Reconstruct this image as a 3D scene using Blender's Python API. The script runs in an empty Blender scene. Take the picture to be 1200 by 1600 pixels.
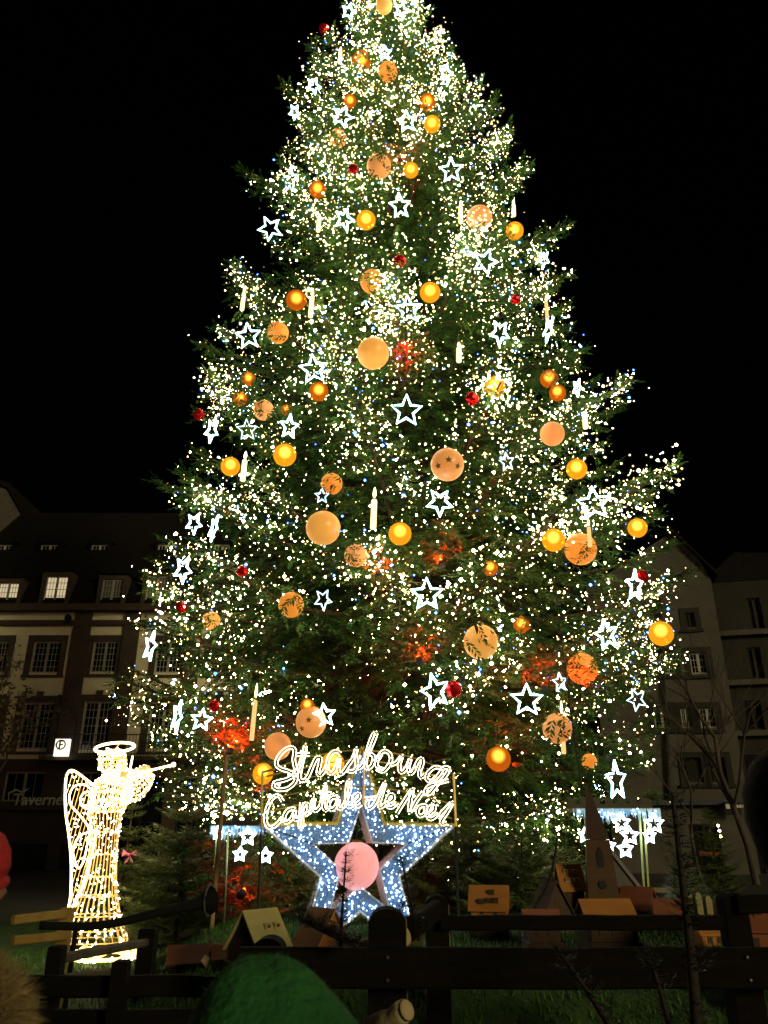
import bpy, math, random
import numpy as np
from mathutils import Vector, Matrix, Euler
R = math.radians
rnd = random.Random(7)
rng = np.random.default_rng(11)
S = bpy.context.scene
COL = S.collection

# ------------------------------------------------------------------ camera, sky, sun, exposure
W, H, F = 1200.0, 1600.0, 1209.0
PITCH = R(22.5)
EYE = 1.7
cam_d = bpy.data.cameras.new('camera'); cam = bpy.data.objects.new('camera', cam_d); COL.objects.link(cam)
cam.location = (0, 0, EYE); cam.rotation_euler = (R(90) + PITCH, 0, 0)
cam_d.sensor_fit = 'VERTICAL'; cam_d.sensor_height = 36.0; cam_d.lens = F / H * 36.0
cam_d.clip_end = 1500; cam_d.clip_start = 0.05
cam_d.dof.use_dof = True; cam_d.dof.focus_distance = 16.0; cam_d.dof.aperture_fstop = 5.0
S.camera = cam
SUN_EL, SUN_AZ = R(13), R(140)      # azimuth clockwise from +Y : light comes from behind the camera, on the right
world = bpy.data.worlds.new('World'); S.world = world; world.use_nodes = True
wn = world.node_tree; wn.nodes.clear()
sky = wn.nodes.new('ShaderNodeTexSky'); sky.sky_type = 'NISHITA'; sky.sun_disc = False
sky.sun_elevation = SUN_EL; sky.sun_rotation = SUN_AZ
bg = wn.nodes.new('ShaderNodeBackground'); bg.inputs['Strength'].default_value = 0.00014
wo = wn.nodes.new('ShaderNodeOutputWorld')
wn.links.new(sky.outputs[0], bg.inputs[0]); wn.links.new(bg.outputs[0], wo.inputs[0])
sun_d = bpy.data.lights.new('sun', 'SUN'); sun_d.energy = 1.45; sun_d.angle = R(12); sun_d.color = (1.0, 0.83, 0.46)
sun = bpy.data.objects.new('sun', sun_d); COL.objects.link(sun)
sdir = Vector((math.sin(SUN_AZ) * math.cos(SUN_EL), math.cos(SUN_AZ) * math.cos(SUN_EL), math.sin(SUN_EL)))
sun.rotation_euler = sdir.to_track_quat('Z', 'Y').to_euler()
S.view_settings.view_transform = 'Standard'; S.view_settings.look = 'None'
S.view_settings.exposure = 0.0; S.view_settings.gamma = 1.0; S.view_settings.use_curve_mapping = False
S.render.engine = 'CYCLES'
S.cycles.max_bounces = 5; S.cycles.diffuse_bounces = 2; S.cycles.glossy_bounces = 2
S.cycles.transmission_bounces = 3; S.cycles.transparent_max_bounces = 6
S.cycles.use_light_tree = True; S.cycles.sample_clamp_indirect = 3.0
S.cycles.filter_width = 1.5

def ray(px, py):
    cx, cy = (px - W / 2) / F, (H / 2 - py) / F
    c, s = math.cos(PITCH), math.sin(PITCH)
    return Vector((cx, c - cy * s, s + cy * c))
def at(px, py, Y):
    d = ray(px, py); return Vector((0, 0, EYE)) + d * (Y / d.y)
def mpp(px, py, Y):                    # metres per photo pixel there
    d = ray(px, py); return (Y / d.y) / F

# ------------------------------------------------------------------ materials
MATS = {}
def mat(name, col, rough=0.7, metal=0.0, emit=None, estr=0.0, noise=None, bump=None, spec=0.3, island=0.0, translucent=0.0):
    if name in MATS: return MATS[name]
    m = bpy.data.materials.new(name); m.use_nodes = True
    nt = m.node_tree; p = nt.nodes['Principled BSDF']
    p.inputs['Roughness'].default_value = rough; p.inputs['Metallic'].default_value = metal
    p.inputs['Specular IOR Level'].default_value = spec
    p.inputs['Base Color'].default_value = (*col, 1)
    if emit:
        p.inputs['Emission Color'].default_value = (*emit, 1); p.inputs['Emission Strength'].default_value = estr
    src = None
    tc = nt.nodes.new('ShaderNodeTexCoord')
    if noise:                           # (scale, second colour, stretch)
        sc, c2, st = noise
        mp = nt.nodes.new('ShaderNodeMapping'); mp.inputs['Scale'].default_value = st
        nz = nt.nodes.new('ShaderNodeTexNoise'); nz.inputs['Scale'].default_value = sc; nz.inputs['Detail'].default_value = 6
        nz.inputs['Roughness'].default_value = 0.65
        rp = nt.nodes.new('ShaderNodeValToRGB')
        rp.color_ramp.elements[0].position = 0.34; rp.color_ramp.elements[0].color = (*col, 1)
        rp.color_ramp.elements[1].position = 0.68; rp.color_ramp.elements[1].color = (*c2, 1)
        nt.links.new(tc.outputs['Object'], mp.inputs[0]); nt.links.new(mp.outputs[0], nz.inputs['Vector'])
        nt.links.new(nz.outputs['Fac'], rp.inputs[0]); src = rp.outputs[0]
    if island:
        g = nt.nodes.new('ShaderNodeNewGeometry')
        hs = nt.nodes.new('ShaderNodeHueSaturation')
        mr = nt.nodes.new('ShaderNodeMapRange'); mr.inputs['To Min'].default_value = 1 - island; mr.inputs['To Max'].default_value = 1 + island
        nt.links.new(g.outputs['Random Per Island'], mr.inputs[0]); nt.links.new(mr.outputs[0], hs.inputs['Value'])
        if src: nt.links.new(src, hs.inputs['Color'])
        else: hs.inputs['Color'].default_value = (*col, 1)
        src = hs.outputs[0]
    if src: nt.links.new(src, p.inputs['Base Color'])
    if bump:
        nz = nt.nodes.new('ShaderNodeTexNoise'); nz.inputs['Scale'].default_value = bump[0]; nz.inputs['Detail'].default_value = 5
        b = nt.nodes.new('ShaderNodeBump'); b.inputs['Strength'].default_value = bump[1]; b.inputs['Distance'].default_value = 0.02
        nt.links.new(tc.outputs['Object'], nz.inputs['Vector']); nt.links.new(nz.outputs['Fac'], b.inputs['Height']); nt.links.new(b.outputs[0], p.inputs['Normal'])
    if translucent:
        tr = nt.nodes.new('ShaderNodeBsdfTranslucent'); mx = nt.nodes.new('ShaderNodeMixShader'); mx.inputs[0].default_value = translucent
        tr.inputs['Color'].default_value = (*col, 1)
        if src: nt.links.new(src, tr.inputs['Color'])
        nt.links.new(p.outputs[0], mx.inputs[1]); nt.links.new(tr.outputs[0], mx.inputs[2])
        nt.links.new(mx.outputs[0], nt.nodes['Material Output'].inputs['Surface'])
    MATS[name] = m
    return m
def emat(name, col, s, facing=0.0):
    if name in MATS: return MATS[name]
    m = bpy.data.materials.new(name); m.use_nodes = True; nt = m.node_tree; nt.nodes.clear()
    e = nt.nodes.new('ShaderNodeEmission'); e.inputs[0].default_value = (*col, 1); e.inputs[1].default_value = s
    o = nt.nodes.new('ShaderNodeOutputMaterial'); nt.links.new(e.outputs[0], o.inputs[0])
    MATS[name] = m; return m
def shellmat(name, col, s, tcol, fac):
    m = emat(name, col, s); nt = m.node_tree
    e = [n for n in nt.nodes if n.type == 'EMISSION'][0]; o = [n for n in nt.nodes if n.type == 'OUTPUT_MATERIAL'][0]
    t = nt.nodes.new('ShaderNodeBsdfTransparent'); t.inputs[0].default_value = (*tcol, 1)
    mx = nt.nodes.new('ShaderNodeMixShader'); mx.inputs[0].default_value = fac
    nt.links.new(e.outputs[0], mx.inputs[1]); nt.links.new(t.outputs[0], mx.inputs[2]); nt.links.new(mx.outputs[0], o.inputs[0])
    return m

FOL = mat('fir foliage', (0.020, 0.100, 0.018), 0.55, noise=(1.3, (0.058, 0.135, 0.020), (1, 1, 1)), island=0.45, translucent=0.22)
FOL2 = mat('young fir foliage', (0.095, 0.16, 0.045), 0.55, noise=(2.5, (0.18, 0.21, 0.06), (1, 1, 1)), island=0.4, translucent=0.2)
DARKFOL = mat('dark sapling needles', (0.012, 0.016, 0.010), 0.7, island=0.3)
BARK = mat('bark', (0.030, 0.022, 0.012), 0.9, noise=(6, (0.055, 0.04, 0.022), (1, 1, 0.2)), bump=(20, 0.6))
DBARK = mat('dark bark', (0.014, 0.011, 0.008), 0.9, noise=(8, (0.028, 0.021, 0.015), (1, 1, 0.3)))
GREYBARK = mat('grey bark', (0.045, 0.038, 0.028), 0.9, noise=(8, (0.075, 0.06, 0.045), (1, 1, 0.3)))
WARM = emat('warm led', (1.0, 0.77, 0.38), 72.0)
def varied(name, c0, c1, lo, hi, pw):
    # bulbs differ: some face the viewer, some are old or turned away
    m = emat(name, c1, hi); nt = m.node_tree; e = [n for n in nt.nodes if n.type == 'EMISSION'][0]
    g = nt.nodes.new('ShaderNodeNewGeometry'); p = nt.nodes.new('ShaderNodeMath'); p.operation = 'POWER'; p.inputs[1].default_value = pw
    mr = nt.nodes.new('ShaderNodeMapRange'); mr.inputs['To Min'].default_value = lo; mr.inputs['To Max'].default_value = hi
    mx = nt.nodes.new('ShaderNodeMixRGB'); mx.inputs[1].default_value = (*c0, 1); mx.inputs[2].default_value = (*c1, 1)
    nt.links.new(g.outputs['Random Per Island'], p.inputs[0]); nt.links.new(p.outputs[0], mr.inputs[0]); nt.links.new(mr.outputs[0], e.inputs[1])
    nt.links.new(g.outputs['Random Per Island'], mx.inputs[0]); nt.links.new(mx.outputs[0], e.inputs[0])
    return m
WARMV = varied('warm led string', (1.0, 0.62, 0.20), (1.0, 0.82, 0.46), 5.0, 190.0, 3.0)
BLUE = emat('blue led', (0.05, 0.16, 1.0), 26.0)
COOL = emat('cool white tube', (0.52, 0.90, 1.0), 13.0)
COOL2 = emat('cool white tube dim', (0.62, 0.86, 0.95), 3.0)
CANDLE = emat('candle light body', (1.0, 0.70, 0.32), 2.7)
CANDLE2 = emat('candle amber body', (1.0, 0.62, 0.22), 1.1)
FLAME = emat('candle flame', (1.0, 0.74, 0.36), 6.0)
GOLDW = mat('gilded wire', (0.55, 0.38, 0.10), 0.35, 0.8)
CORD = mat('green cord', (0.012, 0.02, 0.012), 0.8)
CAP = mat('brass cap', (0.35, 0.22, 0.07), 0.35, 0.9)

# ------------------------------------------------------------------ mesh building
class MB:
    def __init__(s): s.v = []; s.f = []
    def add(s, vs, fs):
        o = len(s.v); s.v.extend([tuple(p) for p in vs]); s.f.extend([tuple(i + o for i in f) for f in fs]); return s
    def box(s, c, d, rot=None, taper=1.0):
        hx, hy, hz = d[0] / 2, d[1] / 2, d[2] / 2
        vs = [Vector((x * hx * (taper if z > 0 else 1), y * hy * (taper if z > 0 else 1), z * hz)) for z in (-1, 1) for x, y in ((-1, -1), (1, -1), (1, 1), (-1, 1))]
        if rot: m = Euler(rot).to_matrix(); vs = [m @ p for p in vs]
        c = Vector(c); return s.add([p + c for p in vs], [(3, 2, 1, 0), (4, 5, 6, 7), (0, 1, 5, 4), (1, 2, 6, 5), (2, 3, 7, 6), (3, 0, 4, 7)])
    def span(s, x0, x1, y0, y1, z0, z1): return s.box(((x0 + x1) / 2, (y0 + y1) / 2, (z0 + z1) / 2), (abs(x1 - x0), abs(y1 - y0), abs(z1 - z0)))
    def tube(s, pts, r, n=6, closed=False, caps=True):
        pts = [Vector(p) for p in pts]; k = len(pts)
        rs = r if isinstance(r, (list, tuple)) else [r] * k
        up = Vector((0.13, 0.21, 0.97)); vs = []; fs = []
        for i, p in enumerate(pts):
            if closed: t = (pts[(i + 1) % k] - pts[i - 1])
            else: t = pts[min(i + 1, k - 1)] - pts[max(i - 1, 0)]
            t = t.normalized() if t.length > 1e-9 else Vector((0, 0, 1))
            a = t.cross(up)
            if a.length < 1e-3: a = t.cross(Vector((1, 0, 0)))
            a.normalize(); b = t.cross(a)
            for j in range(n):
                th = 2 * math.pi * j / n; vs.append(p + (a * math.cos(th) + b * math.sin(th)) * rs[i])
        for i in range(k if closed else k - 1):
            i2 = (i + 1) % k
            for j in range(n): fs.append((i * n + j, i * n + (j + 1) % n, i2 * n + (j + 1) % n, i2 * n + j))
        if caps and not closed: fs.append(tuple(range(n))[::-1]); fs.append(tuple((k - 1) * n + j for j in range(n)))
        return s.add(vs, fs)
    def lathe(s, prof, n=16, c=(0, 0, 0), rot=None, sx=1, sy=1):
        c = Vector(c); m = Euler(rot).to_matrix() if rot else None; vs = []; fs = []
        for r, z in prof:
            for j in range(n):
                p = Vector((r * math.cos(2 * math.pi * j / n) * sx, r * math.sin(2 * math.pi * j / n) * sy, z))
                vs.append((m @ p if m else p) + c)
        for i in range(len(prof) - 1):
            for j in range(n): fs.append((i * n + j, i * n + (j + 1) % n, (i + 1) * n + (j + 1) % n, (i + 1) * n + j))
        if prof[0][0] > 1e-6: fs.append(tuple(range(n))[::-1])
        if prof[-1][0] > 1e-6: fs.append(tuple((len(prof) - 1) * n + j for j in range(n)))
        return s.add(vs, fs)
    def sphere(s, c, r, n=16, m=10, sx=1, sy=1, sz=1):
        pr = [(max(math.sin(math.pi * i / m), 1e-5) * r, -math.cos(math.pi * i / m) * r * sz) for i in range(m + 1)]
        pr[0] = (1e-7, pr[0][1]); pr[-1] = (1e-7, pr[-1][1])
        return s.lathe(pr, n, c, sx=sx, sy=sy)
    def octa(s, c, r):
        x, y, z = c
        return s.add([(x + r, y, z), (x - r, y, z), (x, y + r, z), (x, y - r, z), (x, y, z + r), (x, y, z - r)],
                     [(0, 2, 4), (2, 1, 4), (1, 3, 4), (3, 0, 4), (2, 0, 5), (1, 2, 5), (3, 1, 5), (0, 3, 5)])
    def prism(s, poly, y0, y1):          # polygon in x,z
        n = len(poly)
        vs = [(x, y0, z) for x, z in poly] + [(x, y1, z) for x, z in poly]
        fs = [tuple(range(n)), tuple(range(2 * n - 1, n - 1, -1))] + [(i + n, (i + 1) % n + n, (i + 1) % n, i) for i in range(n)]
        return s.add(vs, fs)
    def build(s, name, m, parent=None, smooth=False, origin=None, loc=None, rot=None):
        o = Vector(origin) if origin is not None else Vector((0, 0, 0))
        me = bpy.data.meshes.new(name)
        me.from_pydata([tuple(Vector(p) - o) for p in s.v], [], s.f)
        ob = bpy.data.objects.new(name, me); COL.objects.link(ob)
        me.materials.append(m)
        if smooth: me.polygons.foreach_set('use_smooth', [True] * len(me.polygons))
        if parent: ob.parent = parent
        if loc is not None: ob.location = loc
        if rot is not None: ob.rotation_euler = rot
        return ob

def tag(o, label=None, cat=None, group=None, kind=None):
    if label: o['label'] = label
    if cat: o['category'] = cat
    if group: o['group'] = group
    if kind: o['kind'] = kind
    return o
def thing(name, label, cat, loc=(0, 0, 0), rot=(0, 0, 0), group=None):
    o = bpy.data.objects.new(name, None); COL.objects.link(o); o.location = loc; o.rotation_euler = rot
    o.empty_display_size = 0.1
    return tag(o, label, cat, group)
def npmesh(name, V, Q, m, parent=None, loc=(0, 0, 0)):
    """V (n,3) float array, Q (k,c) int array with c = 3 or 4"""
    me = bpy.data.meshes.new(name); c = Q.shape[1]
    me.vertices.add(len(V)); me.vertices.foreach_set('co', np.ascontiguousarray(V, dtype=np.float32).ravel())
    me.loops.add(Q.size); me.loops.foreach_set('vertex_index', np.ascontiguousarray(Q, dtype=np.int32).ravel())
    me.polygons.add(len(Q)); me.polygons.foreach_set('loop_start', np.arange(0, Q.size, c, dtype=np.int32))
    me.update(calc_edges=True); me.validate()
    ob = bpy.data.objects.new(name, me); COL.objects.link(ob); me.materials.append(m)
    if parent: ob.parent = parent
    ob.location = loc
    return ob
def smoothstep(a, b, x):
    t = np.clip((x - a) / (b - a), 0, 1); return t * t * (3 - 2 * t)
def crv(pts, n=6, closed=False):         # Catmull-Rom
    P = [Vector(p) for p in pts]; k = len(P); out = []
    rg = range(k if closed else k - 1)
    for i in rg:
        p0 = P[(i - 1) % k] if closed or i > 0 else P[0]; p1 = P[i]; p2 = P[(i + 1) % k]
        p3 = P[(i + 2) % k] if closed or i + 2 < k else P[-1]
        for j in range(n):
            t = j / n
            out.append(0.5 * ((2 * p1) + (p2 - p0) * t + (2 * p0 - 5 * p1 + 4 * p2 - p3) * t * t + (3 * p1 - p0 - 3 * p2 + p3) * t ** 3))
    if not closed: out.append(P[-1])
    return out

# foliage: many small pointed leaflets on twigs
def leaflets(bases, dirs, ups, lens, pairs=6, width=0.2, blade=0.36):
    """every twig -> 2*pairs+1 slim quads in herringbone. all arrays (n,3)/(n,)"""
    n = len(bases)
    d = dirs / np.linalg.norm(dirs, axis=1, keepdims=True)
    s = np.cross(d, ups); s /= np.maximum(np.linalg.norm(s, axis=1, keepdims=True), 1e-6)
    u = np.cross(s, d)
    Vs = []
    for k in range(pairs):
        for sg in (-1, 1):
            t = (k + 0.35 + 0.3 * (sg > 0)) / pairs
            L = lens * blade * (1.05 - 0.65 * t) * rng.uniform(0.75, 1.25, n)
            b = bases + d * (lens * t)[:, None]
            ld = d * 0.75 + s * sg * 0.72 + u * rng.uniform(-0.35, 0.35, n)[:, None] + np.array([0, 0, -0.18])
            ld /= np.linalg.norm(ld, axis=1, keepdims=True)
            w = np.cross(ld, u) ; w /= np.maximum(np.linalg.norm(w, axis=1, keepdims=True), 1e-6)
            hw = (L * width)[:, None] * w
            m = b + ld * (L * 0.5)[:, None]
            Vs.append(np.stack([b, m + hw, b + ld * L[:, None], m - hw], axis=1))
    b = bases + d * (lens * 0.85)[:, None]; L = lens * 0.42
    w = s * (L * width)[:, None]; m = b + d * (L * 0.5)[:, None]
    Vs.append(np.stack([b, m + w, b + d * L[:, None], m - w], axis=1))
    V = np.concatenate(Vs, axis=0).reshape(-1, 3)
    return V, np.arange(len(V), dtype=np.int32).reshape(-1, 4)

# ------------------------------------------------------------------ ground
def lawn_h(x, y):
    x = np.asarray(x, float); y = np.asarray(y, float)
    h = 0.78 * smoothstep(4.7, 6.3, y) * (1 - 0.45 * smoothstep(9.5, 13.5, y)) * (1 - smoothstep(14.5, 17.5, y))
    h = h * smoothstep(-2.9, -1.1 , x + 0.10 * (y - 6)) * (1 - smoothstep(6.8, 8.5, x))
    return h + 0.03 * np.sin(x * 2.1 + y) * np.cos(y * 1.7) * smoothstep(0.1, 0.6, h)
PAVE = mat('worn asphalt', (0.035, 0.034, 0.032), 0.85, noise=(0.8, (0.06, 0.057, 0.052), (1, 1, 1)), bump=(60, 0.3))
b = MB(); b.add([(-600, -300, -0.004), (600, -300, -0.004), (600, 900, -0.004), (-600, 900, -0.004)], [(0, 1, 2, 3)])
tag(b.build('ground', PAVE), kind='structure')
GRASS = mat('grass soil', (0.014, 0.040, 0.008), 0.95, noise=(5, (0.032, 0.075, 0.014), (1, 1, 1)), bump=(30, 0.7))
nx, ny = 90, 80
gx, gy = np.meshgrid(np.linspace(-8.0, 9.5, nx), np.linspace(4.72, 18.0, ny))
gz = lawn_h(gx, gy) + 0.006
idx = np.arange(nx * ny).reshape(ny, nx)
Q = np.stack([idx[:-1, :-1], idx[:-1, 1:], idx[1:, 1:], idx[1:, :-1]], -1).reshape(-1, 4)
lw = npmesh('lawn', np.stack([gx, gy, gz], -1).reshape(-1, 3), Q, GRASS)
lw.data.polygons.foreach_set('use_smooth', [True] * len(lw.data.polygons)); tag(lw, kind='structure')
GBL = mat('grass blades', (0.020, 0.095, 0.008), 0.7, noise=(1.2, (0.050, 0.125, 0.014), (1, 1, 1)), island=0.4)
n = 70000
bx = rng.uniform(-7.5, 8.0, n); by = 4.75 + 9.0 * rng.uniform(0, 1, n) ** 1.7; bz = lawn_h(bx, by)
hh = rng.uniform(0.035, 0.09, n); an = rng.uniform(0, 6.28, n); w = 0.006
bs = np.stack([bx, by, bz], -1); wd = np.stack([np.cos(an), np.sin(an), 0 * an], -1) * w
tip = bs + np.stack([rng.normal(0, .02, n), rng.normal(0, .02, n), hh], -1)
V = np.stack([bs - wd, bs + wd, tip], 1).reshape(-1, 3)
tag(npmesh('grass', V, np.arange(3 * n).reshape(-1, 3), GBL), 'short green grass covering the mound behind the fence', 'grass', kind='stuff')

# ------------------------------------------------------------------ the great tree
TX, TY = 0.35, 20.0
SIL = [(-120, 585, 615), (-50, 552, 640), (0, 530, 655), (70, 474, 716), (150, 434, 748), (220, 418, 802), (270, 372, 838), (350, 372, 898), (450, 345, 908),
       (545, 300, 925), (620, 318, 985), (690, 296, 965), (770, 262, 1045), (870, 225, 1070), (920, 262, 1095), (985, 186, 1050), (1040, 200, 1085), (1080, 156, 1062),
       (1150, 190, 1058), (1215, 235, 1045), (1262, 300, 985)]
zs, rl, rr = [], [], []
for py, l, r_ in SIL:
    z = at(600, py, TY).z; zs.append(z)
    rl.append(TX - at(l, py, TY).x); rr.append(at(r_, py, TY).x - TX)
zs = np.array(zs[::-1]); rl = np.array(rl[::-1]); rr = np.array(rr[::-1])
rr = rr * np.interp(zs, [8, 13, 30], [1.0, 0.93, 0.90])
SHZ = np.interp(zs, [3, 12, 22, 34], [0.97, 0.91, 0.79, 0.62])   # a round crown seen from below shows wider than its mid-plane section
def RAD(z, az=None):
    a = np.interp(z, zs, rl * SHZ); c = np.interp(z, zs, rr * SHZ)
    if az is None: return (a + c) / 2
    t = (math.cos(az) + 1) / 2
    return a * (1 - t) + c * t
ZTOP = float(zs[-1]) + 0.4; ZBOT = float(zs[0])
tree = thing('christmas_tree', 'towering fir covered in fairy lights, balls and stars at the centre of the square', 'tree', (TX, TY, 0))
tr = MB(); tr.tube([(0, 0, 0), (0, 0, 6), (0.05, 0, 14), (0, 0.03, 24), (0, 0, ZTOP)], [0.48, 0.42, 0.32, 0.17, 0.03], 14)
tr.build('trunk', BARK, tree, smooth=True)

limbs = MB(); tb, td, tu, tl = [], [], [], []      # twig arrays
LP = []                                            # candidate light places: (point, outward dir, weight)
def droop_param(z): return np.interp(z, [2, 8, 18, 30], [-0.27, -0.14, 0.12, 0.5])
def make_branch(z, az, L, front=1.0, tipz=None):
    d0 = Vector((math.cos(az), math.sin(az), 0)); side = Vector((-math.sin(az), math.cos(az), 0))
    el = float(droop_param(z)) + rnd.uniform(-0.13, 0.13)
    pts = []
    N = 9
    for i in range(N):
        s = i / (N - 1)
        lat = 0.05 * L * math.sin(s * 2.5 + az * 3) * s
        zz = z + L * (el * s + (0.18 + 0.22 * max(0, -el)) * s * s * s) + (0 if tipz is None else 0)
        pts.append(Vector((d0.x * L * s + side.x * lat, d0.y * L * s + side.y * lat, zz)))
    if tipz is not None:
        dz = tipz - pts[-1].z
        for i, p in enumerate(pts): p.z += dz * (i / (N - 1))
    limbs.tube(pts, [0.06 * (1 - 0.85 * i / (N - 1)) * (0.5 + L / 8) + 0.008 for i in range(N)], 5)
    def addtwigs(P0, P1, dens, spread, drp):
        v = P1 - P0; ln = v.length; k = max(1, int(ln * dens)); vn = v.normalized()
        sd = vn.cross(Vector((0, 0, 1)))
        sd = sd.normalized() if sd.length > 1e-3 else side
        for q in range(k):
            t = rnd.random(); p = P0 + v * t; sg = rnd.choice((-1, 1))
            dd = vn * rnd.uniform(0.4, 1.0) + sd * sg * rnd.uniform(0.1, spread) + Vector((0, 0, rnd.uniform(-drp, 0.30)))
            tb.append(p); td.append(dd); tu.append(Vector((rnd.uniform(-.5, .5), rnd.uniform(-.5, .5), 1))); tl.append(rnd.uniform(0.24, 0.46))
    dn = 7.5 * front; drp = 0.35 + 0.5 * max(0, -el)
    for i in range(1, N - 1): addtwigs(pts[i], pts[i + 1], dn, 0.9, drp)
    addtwigs(pts[-2], pts[-1], dn * 1.4, 0.6, drp)
    # side shoots
    m = max(3, int(L * 2.6))
    for q in range(m):
        s = 0.18 + 0.80 * (q + rnd.random()) / m
        i = min(int(s * (N - 1)), N - 2); f = s * (N - 1) - i
        p = pts[i].lerp(pts[i + 1], f)
        for sg in (-1, 1):
            l = (0.30 + 0.42 * L * (1 - s)) * rnd.uniform(0.5, 0.95); l = min(l, 1.7)
            fw = (pts[i + 1] - pts[i]).normalized()
            e = p + (fw * 0.72 + side * sg * 0.75).normalized() * l + Vector((0, 0, l * rnd.uniform(-0.55, 0.12) - 0.12 * l * l))
            mid = p.lerp(e, 0.5) + Vector((0, 0, 0.07 * l))
            limbs.tube([p, mid, e], [0.014, 0.01, 0.005], 3, caps=False)
            addtwigs(p, mid, dn * 1.05, 1.0, drp); addtwigs(mid, e, dn * 1.05, 1.0, drp)
            LP.append((e, fw, s)); LP.append((mid, fw, s * 0.9))
    for i in range(3, N):
        for q in range(2): LP.append((pts[i].lerp(pts[i - 1], rnd.random()), d0, i / (N - 1)))
z = ZBOT + 0.5; wh = 0
GOLD = math.pi * (3 - math.sqrt(5)); ga = 0.3
while z < ZTOP - 0.4:
    r0 = float(RAD(z)); nb = int((6 + 3.4 * min(r0, 5.5) * 0.55) * (1.38 if z < 11 else 1.12))
    for k in range(nb):
        az = ga + 2 * math.pi * k / nb + rnd.uniform(-0.22, 0.22)
        fr = 1.0 if math.sin(az) < 0.35 else 0.5
        zz = z + rnd.uniform(-0.28, 0.28)
        # the branch tip lies at z + rise; choose the length from the envelope there
        L = float(RAD(max(zz + r0 * float(droop_param(zz)) * 0.8, ZBOT), az)) * rnd.choice((1.02, 0.96, 0.9, 0.82, 0.74, 0.64, 0.54, 1.06))
        if L < 0.12: L = 0.12
        zroot = zz
        make_branch(zroot, az, L, fr)
    ga += GOLD; z += 0.62 + 0.022 * r0 * 8 * 0.70
# boughs that stand out of the outline
for px, py in [(300, 540), (1000, 622), (950, 590), (1106, 890), (1088, 1028), (1060, 1135), (1045, 800), (156, 1080), (190, 972), (215, 868), (268, 770), (365, 268), (436, 140), (478, 72),
               (800, 216), (838, 262), (900, 355), (745, 172), (712, 75), (348, 452), (655, 12), (1045, 1240), (240, 1230), (292, 640), (903, 470), (1015, 745),
               (900, 425), (908, 505), (922, 560), (960, 690), (985, 720), (1030, 772), (1082, 935), (1072, 985), (1050, 1180), (352, 415), (335, 580), (302, 605), (288, 705), (282, 745), (245, 850), (245, 905), (208, 1005), (190, 1050), (172, 1112), (205, 1150), (232, 1195)]:
    p = at(px, py, TY); r_ = p.x - TX
    az = 0.0 if r_ > 0 else math.pi
    az += rnd.uniform(-0.06, 0.06); L = abs(r_) * 0.95
    el = float(droop_param(p.z)) + 0.2
    make_branch(p.z - el * L * 0.9, az, L, 1.0, tipz=p.z)
# leader with short shoots
for q in range(40):
    zz = ZTOP - 1.6 * rnd.random(); az = rnd.uniform(0, 6.28)
    p = Vector((0, 0, zz)); tb.append(p); td.append(Vector((math.cos(az), math.sin(az), 0.7))); tu.append(Vector((0, 0, 1))); tl.append(0.4)
lo = limbs.build('boughs', BARK, tree); tag(lo, kind='stuff')
tb = np.array([tuple(p) for p in tb]); td = np.array([tuple(p) for p in td]); tu = np.array([tuple(p) for p in tu]); tl = np.array(tl)
def hit(px, py, off=0.0):
    """first point on the line of sight that is inside the tree's outline"""
    d = ray(px, py); d = d / d.y; t = 9.0
    while t < 20.5:
        p = Vector((0, 0, EYE)) + d * t
        az = math.atan2(p.y - TY, p.x - TX)
        rad = float(RAD(min(max(p.z, ZBOT), ZTOP), az)) * 0.93
        if math.hypot(p.x - TX, p.y - TY) < rad + off: return p
        t += 0.04
    return Vector((0, 0, EYE)) + d * 19.8

# ------------------------------------------------------------------ ornaments on the tree
CLEAR = []                                      # (centre, radius) kept free of twigs
def cordmesh(r, h): return MB().tube([(0, 0, r), (0.01, 0.02, r + h)], 0.006, 4)
def star_pts(R0, r0, n=5, a0=math.pi / 2):
    return [((R0 if i % 2 == 0 else r0) * math.cos(a0 + i * math.pi / n), (R0 if i % 2 == 0 else r0) * math.sin(a0 + i * math.pi / n)) for i in range(2 * n)]
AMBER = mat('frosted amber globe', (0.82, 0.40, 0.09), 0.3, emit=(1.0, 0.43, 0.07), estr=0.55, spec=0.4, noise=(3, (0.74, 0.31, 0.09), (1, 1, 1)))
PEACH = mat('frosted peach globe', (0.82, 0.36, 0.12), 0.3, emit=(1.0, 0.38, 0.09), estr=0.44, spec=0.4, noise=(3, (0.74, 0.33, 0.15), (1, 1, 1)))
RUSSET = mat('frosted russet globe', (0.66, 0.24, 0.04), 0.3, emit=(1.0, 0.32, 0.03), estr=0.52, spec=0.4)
GLOW = shellmat('amber translucent shell', (1.0, 0.42, 0.012), 1.15, (1.0, 0.6, 0.15), 0.34)
GLOWR = shellmat('orange translucent shell', (1.0, 0.22, 0.008), 0.62, (1.0, 0.45, 0.1), 0.38)
LAMP = emat('amber bulb', (1.0, 0.72, 0.28), 9.0)
_nt = LAMP.node_tree; _e = [n for n in _nt.nodes if n.type == 'EMISSION'][0]
_lw = _nt.nodes.new('ShaderNodeLayerWeight'); _lw.inputs[0].default_value = 0.5
_pw = _nt.nodes.new('ShaderNodeMath'); _pw.operation = 'SUBTRACT'; _pw.inputs[0].default_value = 1.0; _nt.links.new(_lw.outputs['Facing'], _pw.inputs[1])
_p2 = _nt.nodes.new('ShaderNodeMath'); _p2.operation = 'POWER'; _p2.inputs[1].default_value = 4.0; _nt.links.new(_pw.outputs[0], _p2.inputs[0])
_mr = _nt.nodes.new('ShaderNodeMapRange'); _mr.inputs['To Min'].default_value = 0.25; _mr.inputs['To Max'].default_value = 13.0
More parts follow.
